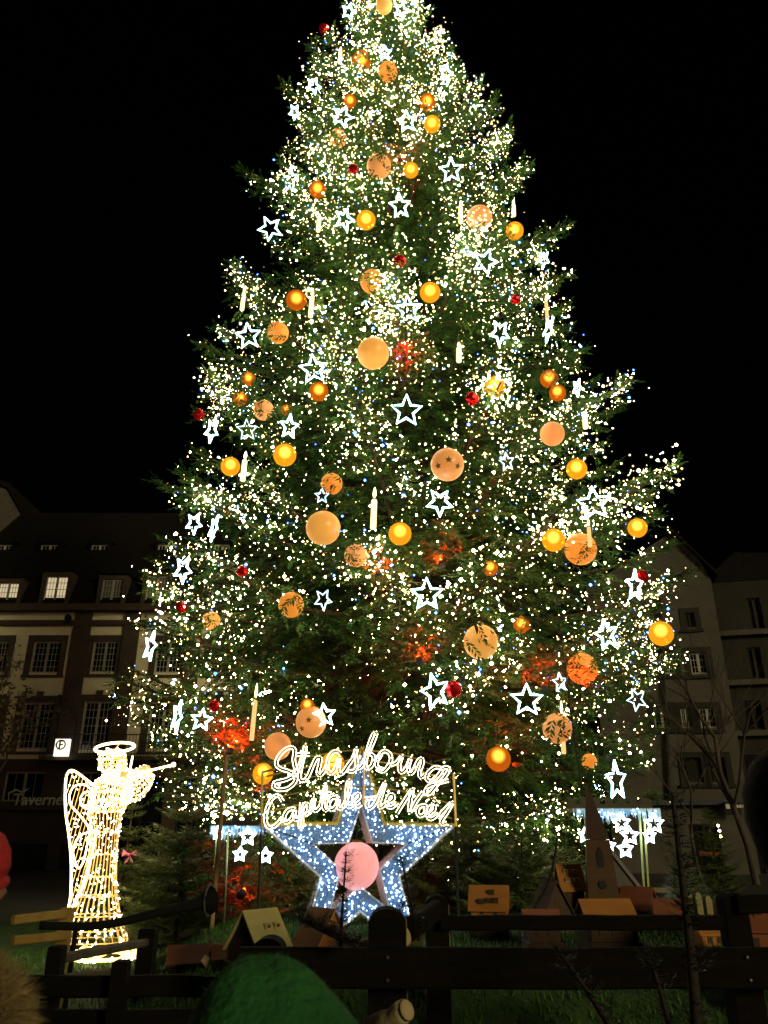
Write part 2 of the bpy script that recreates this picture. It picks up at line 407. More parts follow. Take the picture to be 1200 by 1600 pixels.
_nt.links.new(_p2.outputs[0], _mr.inputs[0]); _nt.links.new(_mr.outputs[0], _e.inputs[1])     # soft hot spot painted into the bulb: emission fades with view angle
REDM = mat('red mirror facets', (0.55, 0.008, 0.010), 0.22, 0.9, emit=(1, 0.02, 0.01), estr=0.06)  # a faint red glow is put into the mirror facets
MOTIF = mat('gilt star motif', (0.22, 0.17, 0.03), 0.5)
def motif(parent, r, dirs):
    for dv in dirs:
        n = Vector(dv).normalized(); a = n.cross(Vector((0, 0, 1))).normalized(); c = a.cross(n)
        sp = star_pts(r * 0.24, r * 0.10)
        vs = [n * (r * 1.012) ] + [((n * r + a * x + c * y).normalized()) * (r * 1.012) for x, y in sp]
        MB().add(vs, [(0, i + 1, (i + 1) % 10 + 1) for i in range(10)]).build('star_motif', MOTIF, parent)
def ball(px, py, r, kind, label, off=0.28, motifs=None):
    off = off - (.30 if kind == 'r' else 0); p = hit(px, py, off); rr_ = r * mpp(px, py, p.y) * 1.0
    nm = 'lit_ball' if kind in 'gGr' else 'hanging_ball'
    t = thing(nm, label, 'christmas ball', p, group='balls hung in the great tree')
    if kind in 'gG':
        MB().sphere((0, 0, 0), rr_, 24, 16).build('globe', GLOW if kind == 'g' else GLOWR, t, True)
        MB().sphere((0, 0, rr_ * 0.26), rr_ * 0.70, 24, 16).build('bulb', LAMP, t, True)
    else:
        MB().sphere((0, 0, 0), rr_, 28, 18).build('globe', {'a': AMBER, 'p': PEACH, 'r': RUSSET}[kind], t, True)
    MB().lathe([(rr_ * .2, rr_ * .96), (rr_ * .2, rr_ * 1.12), (rr_ * .06, rr_ * 1.2)], 10).build('cap', CAP, t)
    cordmesh(rr_ * 1.15, 0.35).build('cord', CORD, t)
    if motifs: motif(t, rr_, motifs)
    if off > 0.12: CLEAR.append((p, rr_ * 1.25 + 0.05, True))
    return t
FD = (0.0, -0.85, -0.5)
BALLS = [
 (583, 552, 25, 'a', 'large plain amber ball with red glowing branches at its right edge', .45, None),
 (699, 726, 26, 'p', 'large peach ball printed with small stars, upper right of the hanging candle', .45, [(0, -.80, -.12), (-.62, -.70, -.42), (.55, -.72, -.45)]),
 (505, 825, 27, 'a', 'largest plain amber ball, left of the low white candle', .5, None),
 (749, 341, 20, 'p', 'peach ball right of a candle with a twig shadow across it', .4, None),
 (592, 260, 19, 'p', 'dull peach ball high on the trunk line crossed by dark twigs', .05, None),
 (751, 1003, 27, 'a', 'big amber ball above the red mirror ball, its lower half behind twigs', .1, None),
 (486, 1128, 24, 'p', 'peach ball with a gilt star motif partly behind a tilted white star', .4, [(-.05, -.80, 0.0), (-.5, -.7, -.5)]),
 (434, 1166, 21, 'p', 'peach ball crossed by bare twigs just above the letter S', .2, None),
 (871, 1138, 23, 'p', 'peach ball with star print hanging behind the lowest long candle', .12, [(-.55, -.75, -.3)]),
 (412, 641, 16, 'p', 'peach ball mostly hidden by a fir twig on the left side', -.05, None),
 (434, 520, 17, 'r', 'russet ball below the meshed orange ball, veined by twigs', .0, None),
 (863, 678, 19, 'p', 'peach ball on the right side with leaf shadows along its foot', .15, None),
 (518, 756, 17, 'r', 'russet ball sliced by a dark branch above the largest amber ball', .02, None),
 (556, 868, 18, 'p', 'dull peach ball below the low candle, netted by twigs', -.05, None),
 (907, 858, 25, 'r', 'big russet ball half hidden under the large front star on the right', .0, None),
 (600, 8, 13, 'a', 'yellow ball at the very top of the visible tree', .3, None),
 (582, 440, 19, 'r', 'dim russet ball behind twigs above the big amber ball', -.1, None),
 (528, 216, 14, 'r', 'dim russet ball high up on the left under a white star', -.05, None),
 (606, 112, 15, 'r', 'russet ball near the top below the string of bright stars', -.05, None),
 (330, 970, 14, 'a', 'amber ball seen as a crescent on the lower left edge', .02, None),
 (921, 1190, 12, 'r', 'small russet ball beside the model spire', .0, None),
 (910, 1045, 24, 'r', 'veiled russet ball at lower right over the big lit star', -.15, None),
 (455, 945, 20, 'r', 'veiled russet ball in dark twigs at lower left of centre', -.15, None),
 (572, 344, 15, 'g', 'glowing gold ball below the peach ball near the top', .4, None),
 (672, 457, 16, 'g', 'glowing gold ball just above a white star, right of the trunk line', .4, None),
 (625, 834, 18, 'g', 'glowing gold ball right below the low white candle', .5, None),
 (445, 711, 18, 'g', 'glowing gold ball under a sideways star at left', .4, None),
 (360, 729, 15, 'g', 'glowing gold ball touching the left side of a tall candle', .4, None),
 (901, 733, 16, 'g', 'glowing gold ball above the large front star at right', .4, None),
 (865, 844, 18, 'g', 'glowing gold ball left of the half hidden russet ball', .5, None),
 (1033, 990, 19, 'g', 'glowing gold ball farthest out on the lower right edge', .45, None),
 (996, 825, 15, 'g', 'glowing gold ball right of the large front star', .3, None),
 (773, 605, 17, 'g', 'glowing gold ball with leafy shadows beside a red mirror ball', .2, None),
 (804, 361, 14, 'g', 'glowing gold ball right of the peach ball with a twig shadow', .3, None),
 (642, 266, 12, 'g', 'glowing gold ball right beside the dull peach ball near the top', .3, None),
 (675, 194, 13, 'g', 'glowing gold ball right of the small high star', .3, None),
 (496, 296, 13, 'G', 'glowing orange ball high on the left flank', .25, None),
 (463, 469, 16, 'G', 'orange ball netted with dark twigs left of a candle', .15, None),
 (498, 612, 15, 'G', 'glowing orange ball under the big front star at left of centre', .2, None),
 (766, 888, 12, 'G', 'small glowing orange ball alone right of the lower central star', .25, None),
 (871, 614, 13, 'G', 'lower of two close orange balls on the right flank', .3, None),
 (858, 592, 14, 'G', 'upper of two close orange balls on the right flank', .05, None),
 (779, 1186, 19, 'G', 'fiery orange ball low between the lettering and the spire', .2, None),
 (520, 1193, 18, 'g', 'glowing gold ball behind the letters of the upper word', .3, None),
 (411, 1209, 16, 'g', 'glowing gold ball left of the letter S of the sign', .35, None),
 (547, 158, 10, 'G', 'small orange ball above a white star near the top', .2, None),
 (668, 160, 13, 'G', 'orange ball just above the high gold ball', .15, None),
 (565, 95, 15, 'G', 'orange ball glowing among crowded lights below the top', .1, None),
 (388, 592, 11, 'G', 'small orange ball above its twin on the left flank', .1, None),
 (375, 623, 11, 'G', 'small orange ball below its twin on the left flank', .1, None),
 (480, 1103, 11, 'G', 'small orange ball resting over the peach ball with star motif', .3, None),
 (815, 977, 13, 'G', 'orange ball broken up by twigs right of the big half ball', .05, None),
 (448, 640, 9, 'G', 'tiny orange ball behind twigs left of centre', .05, None),
]
for a in BALLS: ball(*a[:5], off=a[5], motifs=a[6])
REDS = [(625, 408, 10, 'dark red mirror ball above the gold ball near the trunk line'), (738, 623, 11, 'red mirror ball left of a leafy glowing ball'),
        (709, 1077, 13, 'red mirror ball touching a tilted white star low on the tree'), (284, 949, 9, 'red mirror ball on the lower left edge under a star'),
        (311, 648, 9, 'red mirror ball on the left edge above a narrow star'), (378, 893, 9, 'red mirror ball among lights on the lower left'),
        (1003, 901, 10, 'red mirror ball behind a narrow star on the lower right'), (335, 1103, 9, 'red mirror ball above the small star at lower left'),
        (506, 45, 8, 'red mirror ball on the left edge near the top'), (806, 468, 8, 'red mirror ball among clustered lights on the right'),
        (552, 264, 8, 'red mirror ball left of the dull peach ball')]
for px, py, r, lab in REDS:
    p = hit(px, py, .3); q = r * mpp(px, py, p.y)
    t = thing('mirror_ball', lab, 'christmas ball', p, group='red mirror balls in the tree')
    MB().sphere((0, 0, 0), q, 12, 8).build('globe', REDM, t)
    MB().lathe([(q * .2, q * .96), (q * .2, q * 1.15)], 8).build('cap', CAP, t); CLEAR.append((p, q * 1.3, True))
# neon stars: px, py, radius, roll, turn, dim, label
STARS = [
 (635, 642, 25, 0, 5, 0, 'upright white star outline at the very centre of the tree'), (490, 577, 23, 4, -10, 0, 'white star outline above the orange ball left of centre'),
 (638, 484, 22, 10, 10, 0, 'white star outline just below the gold ball near the centre'), (388, 525, 20, 5, -15, 0, 'white star outline right of the left edge, below a candle'),
 (422, 357, 19, 25, -20, 0, 'tilted white star on the upper left flank'), (625, 322, 19, 22, 20, 0, 'tilted white star right of the highest clear gold ball'),
 (705, 266, 19, 0, 0, 0, 'upright white star near the upper right outline'), (758, 409, 20, -24, 10, 0, 'tilted white star below the peach ball with twig shadow'),
 (781, 520, 20, -20, 55, 0, 'narrow white star seen edge-on right of centre'), (849, 405, 14, -15, 60, 0, 'small narrow white star close to the right edge'),
 (928, 787, 27, 3, 5, 0, 'large upright white star on the right above a thin candle'), (667, 929, 26, 0, 0, 0, 'upright white star low on the centre line'),
 (680, 1081, 28, 20, 35, 0, 'tilted white star touching the lowest red mirror ball'), (823, 1094, 25, -3, 0, 0, 'upright white star left of the lowest long candle'),
 (687, 785, 22, -30, 30, 0, 'foreshortened white star under the star printed peach ball'), (538, 343, 17, 0, 30, 0, 'white star left of the highest clear gold ball'),
 (636, 190, 16, 8, 0, 0, 'small white star left of the high gold ball'), (535, 182, 16, -10, 20, 0, 'small white star under the small orange ball near the top'),
 (386, 672, 17, 12, 10, 1, 'faint white star behind twigs on the left flank'), (452, 667, 19, 15, 40, 0, 'half visible white star right above a gold ball'),
 (331, 673, 19, -8, 68, 0, 'edge-on white star on the left edge below a red ball'), (303, 818, 17, -12, 50, 0, 'turned white star at left edge beside an edge-on one'),
 (334, 825, 22, 2, 80, 0, 'edge-on white star standing like a streak near the left edge'), (286, 890, 22, -12, 58, 0, 'turned white star on the lower left edge above a red ball'),
 (235, 1010, 24, 0, 70, 0, 'turned white star far out on the lower left edge'), (277, 1120, 26, -12, 76, 0, 'edge-on white star leaning above the lit angel'),
 (315, 1125, 17, -4, 10, 0, 'small white star left of the red lit foliage'), (507, 1118, 18, 10, 15, 0, 'white star in front of the peach ball above the sign'),
 (992, 915, 25, 8, 62, 0, 'turned white star in front of a red ball at lower right'), (948, 992, 24, 18, 40, 0, 'white star with its left arm behind twigs at lower right'),
 (995, 1093, 18, 25, 30, 1, 'faint white star behind lights at lower right'), (963, 1220, 30, 3, 60, 0, 'turned white star lowest on the right above the booth'),
 (902, 606, 14, 5, 68, 0, 'edge-on white star at the notch of the right outline'), (875, 1066, 15, 10, 40, 1, 'faint white star above the candle at lower right'),
 (453, 282, 20, -15, 80, 0, 'edge-on white star like a streak on the upper left'), (792, 722, 15, 20, 35, 1, 'faint white star right of the star printed ball'),
 (505, 937, 17, -20, 40, 1, 'faint broken star left of the lower central star'), (503, 775, 12, 10, 20, 1, 'tiny faint star above the largest amber ball'),
 (857, 515, 20, 2, 82, 0, 'edge-on white star under the thin candle near the right edge'), (697, 115, 12, 10, 30, 0, 'bright small star near the upper right of the top'),
 (490, 134, 12, 0, 30, 0, 'bright small star on the upper left of the top'), (601, 83, 11, 15, 10, 0, 'bright small star among lights under the top'),
 (545, 18, 12, 0, 20, 0, 'bright small star at the top left'), (627, 16, 12, -10, 20, 0, 'bright small star at the top right'), (460, 175, 11, 5, 50, 0, 'small star by the left outline near the top')]
for px, py, r, roll, turn, dim, lab in STARS:
    p = hit(px, py, .42 if not dim else -.05); q = r * mpp(px, py, p.y)
    base = -math.atan2(p.x, p.y)
    sp = crv([(x, 0, z) for x, z in star_pts(q, q * 0.45)], 1, True)
    o = MB().tube(sp, 0.024 if not dim else 0.017, 5, True).build('star_light', COOL2 if dim else COOL, None, loc=p, rot=(math.atan2(p.z - EYE, math.hypot(p.x, p.y)) * 0.75, R(-roll), base + R(turn)))
    tag(o, lab, 'star light', 'white neon stars in the tree')
    if not dim: CLEAR.append((p, q * 1.0, True))
# candles
CANDS = [(485, 470, 50, 0, 'amber candle light right of the netted orange ball'), (378, 463, 42, 0, 'candle light close to the left edge under a cluster'), (720, 327, 42, 0, 'candle light left of the peach ball with a twig shadow'),
         (379, 727, 48, 0, 'white candle light touching a gold ball on the left'), (583, 793, 66, 0, 'tallest candle light left above the central gold ball'), (717, 548, 34, 0, 'short candle light right of the big amber ball'),
         (881, 1140, 76, 1, 'long amber candle in front of the lowest peach ball'), (393, 1116, 82, 1, 'thin amber candle beside the red lit foliage'), (497, 345, 32, 0, 'candle light below the orange ball on the upper left'),
         (915, 655, 28, 0, 'short candle light on the right above a peach ball'), (803, 322, 30, 0, 'small candle light near the right upper outline'), (922, 832, 44, 1, 'thin candle hanging under the large right star'),
         (747, 368, 16, 0, 'stub of a candle light under the peach ball'), (531, 80, 28, 0, 'candle light high on the left under the top'), (855, 478, 42, 1, 'thin amber candle near the right edge')]
for px, py, hpx, amber, lab in CANDS:
    p = hit(px, py + hpx / 2, .38); m_ = mpp(px, py, p.y); h = hpx * m_ / 0.93; r = 0.055 if not amber else 0.042
    t = thing('candle_light', lab, 'candle light', p, (0, R(2), 0), 'candle lights in the tree')
    MB().lathe([(r * .95, 0), (r, 0.02), (r * .95, h * .66), (r * .7, h * .69), (r * .2, h * .69)], 10).build('candle', CANDLE2 if amber else CANDLE, t, True)
    MB().tube([(0, 0, h * .69), (0, 0, h * .74)], 0.008, 4).build('wick', CORD, t)
    MB().lathe([(1e-4, h * .72), (r * .55, h * .78), (r * .62, h * .84), (r * .35, h * .94), (1e-4, h)], 8).build('flame', FLAME, t, True)
    CLEAR.append((p + Vector((0, 0, h * .25)), h * .28, True)); CLEAR.append((p + Vector((0, 0, h * .75)), h * .25, True))

REDS2 = [(592, 895, 0.2, 150, 'red floodlight deep in the twigs below the low candle'), (655, 1030, 0.2, 130, 'red floodlight below the lower central star'), (360, 1172, -0.1, 330, 'red floodlight under the glowing red bough above the angel'),
         (850, 1075, 0.0, 80, 'red floodlight behind the bough above the upright lower star'), (790, 1205, 0.0, 70, 'red floodlight behind the fiery orange ball'), (632, 560, 0.3, 90, 'red floodlight behind the big amber ball'),
         (690, 880, 0.2, 90, 'red floodlight right of the central gold ball'), (560, 110, 0.1, 40, 'red floodlight high in the crown'), (625, 250, 0.2, 60, 'red floodlight behind the dull peach ball'),
         (400, 1240, 0.0, 50, 'red floodlight beside the gold ball left of the sign'), (915, 1080, 0.0, 60, 'red floodlight behind the veiled russet ball'), (378, 1395, 0.0, 55, 'red floodlight on the dark fir left of the big star')]
VEIL = []
for a in BALLS:
    if a[5] <= 0.12:
        p = hit(a[0], a[1], a[5] - (.30 if a[3] == 'r' else 0)); VEIL.append((p, a[2] * mpp(a[0], a[1], p.y)))
XB, XD, XL = [], [], []
for p, r_ in VEIL:                               # fir sprays hanging across the half hidden balls
    o = (Vector((0, 0, EYE)) - p).normalized(); sx = o.cross(Vector((0, 0, 1))).normalized(); sz = sx.cross(o)
    for q in range(12):
        c = p + o * rnd.uniform(r_ * 1.1, r_ * 1.1 + .25) + sx * rnd.uniform(-1.3, 1.3) * r_ + sz * rnd.uniform(-.6, 1.5) * r_
        XB.append(c - Vector((TX, TY, 0))); XD.append(sx * rnd.uniform(-1, 1) + sz * rnd.uniform(-1.0, .3) + o * .2); XL.append(rnd.uniform(.22, .42))
REDP = []
for px, py, dep, en, lab in REDS2:
    p0 = hit(px, py, 0) if py < 1300 else at(px, py, 11.6); p = p0 + ray(px, py).normalized() * dep
    aim = (Vector((0, 0.8, 1.0)) if py < 1300 else Vector((0.15, 1.0, 0.5))).normalized(); REDP.append((p, aim))
    for q in range(int(60 + en * .6)):
        c = p + aim * rnd.uniform(.25, .9) + Vector((rnd.gauss(0, .55), rnd.gauss(0, .2), rnd.choice((-.28, 0, .25)) + rnd.gauss(0, .06)))
        XB.append(c - Vector((TX, TY, 0))); XD.append(Vector((rnd.gauss(0, 1), rnd.gauss(0, .4), rnd.gauss(-.05, .22)))); XL.append(rnd.uniform(.2, .4))
# foliage mesh, with the twigs that would stick through an ornament left out
keep = np.ones(len(tb), bool); wpos = tb + td * 0.15 + np.array([TX, TY, 0])
for c, r_, _ in CLEAR:
    c = np.array(c); out = np.array([c[0] - TX, c[1] - TY, 0]); out /= np.linalg.norm(out); out = out * 0.9 + np.array([0, -0.3, -0.35])
    rel = wpos - c; al = np.clip(rel @ out / (out @ out), -0.1, 1.1)
    keep &= np.linalg.norm(rel - al[:, None] * out, axis=1) > r_ + 0.06
tb, td, tu, tl = tb[keep], td[keep], tu[keep], tl[keep]
tb = np.concatenate([tb, np.array([tuple(p) for p in XB])]); td = np.concatenate([td, np.array([tuple(p) for p in XD])]); tl = np.concatenate([tl, XL]); tu = np.concatenate([tu, rng.normal(0, .4, (len(XB), 3)) + np.array([0, 0, 1])])
print('twigs', len(tb))
V, Q = leaflets(tb, td, tu, tl, pairs=5, width=0.17, blade=0.42)
cr = npmesh('crown', V, Q, FOL, tree); tag(cr, kind='stuff')
# fairy lights along the shoots
cand = np.array([tuple(p) for p, d, s in LP]); sw = np.array([s for p, d, s in LP]); cd = np.array([tuple(d) for p, d, s in LP])
az = np.arctan2(cand[:, 1], cand[:, 0]); frontw = np.where(np.sin(az) < 0.3, 1.0, 0.12)
radf = np.linalg.norm(cand[:, :2], axis=1) / np.maximum(np.array([float(RAD(min(max(z_, ZBOT), ZTOP))) for z_ in cand[:, 2]]), .2)
patch = 0.5 + 0.5 * np.sin(cand[:, 2] * 1.9 + 2.0 * np.sin(az * 3.1)) * np.sin(az * 5.3 + cand[:, 2] * 0.8)
cent = 1.0 + 0.9 * np.clip(-np.sin(az) - 0.25, 0, 1); edge = np.where(np.abs(np.cos(az)) > 0.985, 0.42, 1.0)
patch = np.where((cand[:, 2] < 15) & (np.sin(az) < -0.5), np.clip(patch, .42, 1), patch)
dens = frontw * cent * edge * np.clip((radf - 0.45) * 2.2, 0.03, 1.2) * (0.16 + 1.1 * patch ** 2.0) * np.interp(cand[:, 2], [2, 10, 22, 32], [0.75, 0.95, 1.15, 1.8])
dens /= dens.sum()
NL = 23000
pick = rng.choice(len(cand), NL, p=dens)
P = cand[pick] + rng.normal(0, 0.16, (NL, 3)) + np.array([0, 0, 0.05]) + cd[pick] * rng.uniform(-0.05, 0.22, NL)[:, None]
P += np.array([TX, TY, 0]); rad = np.clip(rng.lognormal(math.log(0.0118), 0.55, NL), 0.0045, 0.036)
ok = np.ones(NL, bool)
for c, r_, _ in CLEAR: ok &= np.linalg.norm(P - np.array(c), axis=1) > r_ * 0.9
P, rad = P[ok], rad[ok]; isb = rng.random(len(P)) < 0.045
dist = np.linalg.norm(P - np.array([0, 0, EYE]), axis=1)
app = np.where((P[:, 1] < TY - 0.5) & ~isb, rad / dist, 0); big = np.argsort(-app)[:280]
OV = np.array([(1, 0, 0), (-1, 0, 0), (0, 1, 0), (0, -1, 0), (0, 0, 1), (0, 0, -1)], float)
OF = np.array([(0, 2, 4), (2, 1, 4), (1, 3, 4), (3, 0, 4), (2, 0, 5), (1, 2, 5), (3, 1, 5), (0, 3, 5)])
def bulbs(name, P, rad, m):
    V = (P[:, None, :] + OV[None] * rad[:, None, None]).reshape(-1, 3)
    Q = (OF[None] + 6 * np.arange(len(P))[:, None, None]).reshape(-1, 3)
    return npmesh(name, V, Q, m)
rest = np.ones(len(P), bool); rest[big] = False
tag(bulbs('fairy_lights', P[rest & ~isb], rad[rest & ~isb], WARMV), 'countless small warm white lights strung over the whole tree', 'fairy lights', kind='stuff')
tag(bulbs('blue_fairy_lights', P[isb], rad[isb] * 1.15, BLUE), 'scattered tiny blue lights between the warm white ones', 'fairy lights', kind='stuff')
proto = None
for i in big:
    if proto is None:
        proto = MB().octa((0, 0, 0), 1.0).build('fairy_light', WARM); o = proto
    else:
        o = proto.copy(); COL.objects.link(o)
    o.location = P[i]; o.scale = (rad[i],) * 3
    tag(o, 'small bright warm white bulb wired to a fir twig', 'fairy light', 'single bulbs of the tree lighting')
# red floodlights inside the crown
REDL = emat('red lens', (1.0, 0.03, 0.01), 6.0); HOUS = mat('black lamp housing', (0.02, 0.02, 0.02), 0.5)
for px, py, dep, en, lab in REDS2:
    p0 = hit(px, py, 0) if py < 1300 else at(px, py, 11.6); d = ray(px, py).normalized(); p = p0 + d * dep
    aim = (Vector((0, 0.8, 1.0)) if py < 1300 else Vector((0.15, 1.0, 0.5))).normalized()
    t = thing('floodlight', lab, 'floodlight', p, group='red floodlights in the tree'); q = aim.to_track_quat('Z', 'Y'); t.rotation_euler = q.to_euler()
    MB().lathe([(0.03, -0.10), (0.06, -.08), (0.065, 0.0), (0.055, 0.0)], 12).build('housing', HOUS, t)
    MB().lathe([(1e-4, -.01), (0.05, -.01)], 12).build('lens', REDL, t)
    ld = bpy.data.lights.new('red_lamp', 'SPOT'); ld.energy = en * 4.5; ld.color = (1.0, 0.008, 0.002); ld.shadow_soft_size = 0.03; ld.spot_size = R(125); ld.spot_blend = .6
    lo_ = bpy.data.objects.new('red_lamp', ld); COL.objects.link(lo_); lo_.parent = t; lo_.location = (0, 0, 0.04); lo_.rotation_euler = (math.pi, 0, 0)

# ------------------------------------------------------------------ small firs
def conifer(x, y, h, r, label, dens=1.0, z0=None, group=None, m=None, name='fir_tree', seed=1, bare=0.0, cat='tree'):
    g = np.random.default_rng(seed); z0 = float(lawn_h(x, y)) if z0 is None else z0
    t = thing(name, label, cat, (x, y, z0 - 0.02), group=group)
    MB().tube([(0, 0, 0), (g.normal(0, .02), 0, h * .5), (0, 0, h * .98)], [0.018 + 0.012 * h, 0.012 + 0.008 * h, 0.006], 7).build('trunk', BARK, t, True)
    B, D, U, L = [], [], [], []
    nw = int(h * 5 * dens) + 4
    for k in range(nw):
        s = bare + (1 - bare) * (k + g.uniform(0, .6)) / nw; zz = h * (0.06 + 0.90 * s) if not bare else h * s
        ln = r * (1 - (s - bare) / (1 - bare)) ** 0.85 + 0.07
        a0 = g.uniform(0, 6.28)
        for q in range(6):
            a = a0 + q * 1.047 + g.uniform(-.2, .2); l = ln * g.uniform(.75, 1.05)
            d = np.array([math.cos(a), math.sin(a), 0.28 - 0.2 * (1 - s)]); sd = np.array([-math.sin(a), math.cos(a), 0])
            n_ = max(3, int(l / 0.05))
            for i in range(n_):
                f = (i + .3) / n_; p = np.array([0, 0, zz]) + d * l * f + np.array([0, 0, 0.18 * l * f * f])
                for sg in (-1, 1):
                    tw = 0.10 + 0.34 * l * (1 - f)
                    B.append(p); D.append(d * .8 + sd * sg * g.uniform(.4, .9) + np.array([0, 0, g.uniform(-.2, .15)])); U.append((0, 0, 1)); L.append(min(tw, .30))
    for q in range(5): B.append((0, 0, h * .9)); D.append((g.normal(0, .25), g.normal(0, .25), 1)); U.append((1, 0, 0)); L.append(.16)
    V, Q = leaflets(np.array(B, float), np.array(D, float), np.array(U, float), np.array(L, float), pairs=5, width=.17, blade=.50)
    c = npmesh('crown', V, Q, m or FOL2, t); tag(c, kind='stuff')
    return t
def gx_(px, Y): return at(px, 1300, Y).x
for i, (px, Y, ytop, r, lab, dn) in enumerate([
    (203, 13.4, 1238, 0.75, 'slim young fir with a bare leader right behind the lit angel', .75), (290, 12.6, 1212, 1.15, 'taller young fir between the angel and the wooden stake', .85),
    (255, 14.6, 1300, 1.1, 'bushy fir filling the gap behind the two young firs at left', 1.0), (372, 13.0, 1318, 1.0, 'dark fir under the red bough left of the big star', 1.0),
    (452, 14.4, 1300, 1.2, 'dark fir hidden behind the left arm of the big star', .9), (735, 13.5, 1268, 1.3, 'dark fir right of the big star with a thin pale stem', 1.0),
    (815, 12.6, 1292, 1.25, 'dense dark fir behind the orange roofed model house', 1.0), (880, 14.2, 1315, 1.1, 'greenish fir beside the light booth and church', 1.0),
    (668, 14.6, 1290, 1.2, 'dark fir just behind the right arm of the big star', .9)]):
    z0 = float(lawn_h(gx_(px, Y), Y)); h = at(px, ytop, Y).z - z0
    conifer(gx_(px, Y), Y, h, r, lab, dn, z0, 'young firs around the great tree', seed=20 + i)
conifer(gx_(1060, 9.6), 9.6, 0.55, 0.32, 'tiny fir seedling among the model houses by the picket fence', 1.6, seed=41, group='young firs around the great tree')
conifer(gx_(1110, 24), 24, at(1110, 1255, 24).z, 0.9, 'potted little fir with a few lights before the shopfront', .9, 0, seed=42)
for k, (px, py) in enumerate([(1122, 1290), (1124, 1298), (1126, 1307)]):
    tag(MB().octa(at(px, py, 23.2), 0.035).build('fairy_light', WARM), ['top', 'middle', 'bottom'][k] + ' of three lights on the little fir before the shopfront', 'fairy light', 'lights on the little fir')
t = thing('wooden_stake', 'pale thin wooden stake standing left of the big star', 'stake', (gx_(341, 10.5), 10.5, 0))
MB().tube([(0, 0, 0), (0.03, 0, at(343, 1180, 10.5).z)], 0.028, 7).build('shaft', mat('pale wood', (0.30, 0.19, 0.09), .7, noise=(9, (.22, .13, .06), (1, 1, .1))), t)
MB().lathe([(.04, 0), (.04, .05), (.028, .06)], 8, c=(0, 0, .9)).build('collar', CAP, t)

# ------------------------------------------------------------------ dark saplings close to the fence
def sapling(pts, r0, label, tw=26, seed=5, need=1.0):
    g = np.random.default_rng(seed); c = crv(pts, 8); base = c[0]
    t = thing('sapling', label, 'sapling', base, group='dark saplings before the fence')
    n_ = len(c); lp = [p - base for p in c]
    MB().tube(lp, [r0 * (1 - .75 * i / n_) for i in range(n_)], 7).build('stem', DBARK, t, True)
    B, D, U, L = [], [], [], []
    for k in range(int(tw * 2.2)):
        i = int(g.uniform(.08, 1) * (n_ - 1)); p = np.array(lp[i]); a = g.uniform(0, 6.28)
        B.append(p); D.append((math.cos(a), math.sin(a), g.uniform(.2, .9))); U.append((0.2, .1, 1)); L.append(g.uniform(.06, .15) * need)
    V, Q = leaflets(np.array(B), np.array(D, float), np.array(U, float), np.array(L), pairs=6, width=.08, blade=.55)
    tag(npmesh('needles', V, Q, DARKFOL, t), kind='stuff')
sapling([at(530, 1530, 4.9), at(534, 1440, 4.95), at(541, 1330, 5.0)], .014, 'thin dark fir leader standing in front of the pink ball', 70, 1, .55)
sapling([at(560, 1520, 4.7), at(600, 1460, 4.75), at(632, 1410, 4.8)], .012, 'leaning dark twig before the lower right leg of the big star', 40, 2, .6)
sapling([at(655, 1470, 5.0), at(640, 1400, 5.0), at(626, 1338, 5.0)], .010, 'drooping dark twig across the right arm of the big star', 40, 3, .6)
sapling([at(560, 1478, 4.3), at(510, 1458, 4.3), at(474, 1440, 4.3)], .012, 'dark fir twig reaching left over the pale model house', 60, 4, .7)
sapling([at(1092, 1640, 3.5), at(1078, 1480, 3.6), at(1062, 1340, 3.7), at(1050, 1238, 3.8)], .026, 'tall dark sapling rising in front of the right fence', 60, 5, .8)
sapling([at(975, 1640, 3.4), at(925, 1560, 3.5), at(868, 1478, 3.6)], .016, 'dark leaning twig low in front of the grass', 30, 6, .6)
sapling([at(1055, 1640, 3.4), at(1035, 1560, 3.5), at(1012, 1490, 3.6)], .016, 'dark twig with frosted tips beside the tall sapling', 30, 7, .6)
sapling([at(835, 1420, 8.2), at(860, 1370, 8.2), at(872, 1300, 8.2)], .020, 'bowed dark stem before the dense firs', 26, 8, .6)

# ------------------------------------------------------------------ the big star with lettering
YS = 9.5
def sp(px, py, Y=YS): return at(px, py, Y)
TINSEL_W = mat('white tinsel', (0.86, 0.88, 0.92), .7, bump=(90, 1.0), noise=(40, (.62, .66, .74), (1, 1, 1)))
TINSEL_G = mat('gold tinsel', (0.80, 0.60, 0.10), .7, bump=(90, 1.0), noise=(40, (.55, .40, .06), (1, 1, 1)))
BLUEF = mat('blue tinsel mat', (0.07, 0.16, 0.36), .8, bump=(70, 1.0), noise=(25, (.20, .34, .60), (1, 1, 1)))
ICE = emat('ice blue led', (0.55, 0.78, 1.0), 11.0)
cx, cy, RO = 563, 1347, 163
c0 = sp(cx, cy); m_ = mpp(cx, cy, YS); ROm = RO * m_; vs_ = 1.06
SB = c0.z - ROm * .809 * vs_
st = thing('star_decoration', 'huge blue tinsel star studded with white lights, pink ball in its open middle', 'star', (c0.x, YS, SB), (0, 0, R(13)))
def sloc(x, z): return (x, z + (c0.z - SB))
o5 = [sloc(x, z * vs_) for x, z in star_pts(ROm, ROm * .40)]; i5 = [sloc(x, z * vs_) for x, z in star_pts(ROm * .49, ROm * .20)]
dp = 0.30
def ring(o, i, y): return [(x, y, z) for x, z in o] + [(x, y, z) for x, z in i]
n10 = 10
MB().add(ring(o5, i5, 0), [(k, (k + 1) % 10, 10 + (k + 1) % 10, 10 + k) for k in range(10)]).build('front_mat', BLUEF, st)
MB().add(ring(o5, i5, dp), [(k, 10 + k, 10 + (k + 1) % 10, (k + 1) % 10) for k in range(10)]).build('back_mat', BLUEF, st)
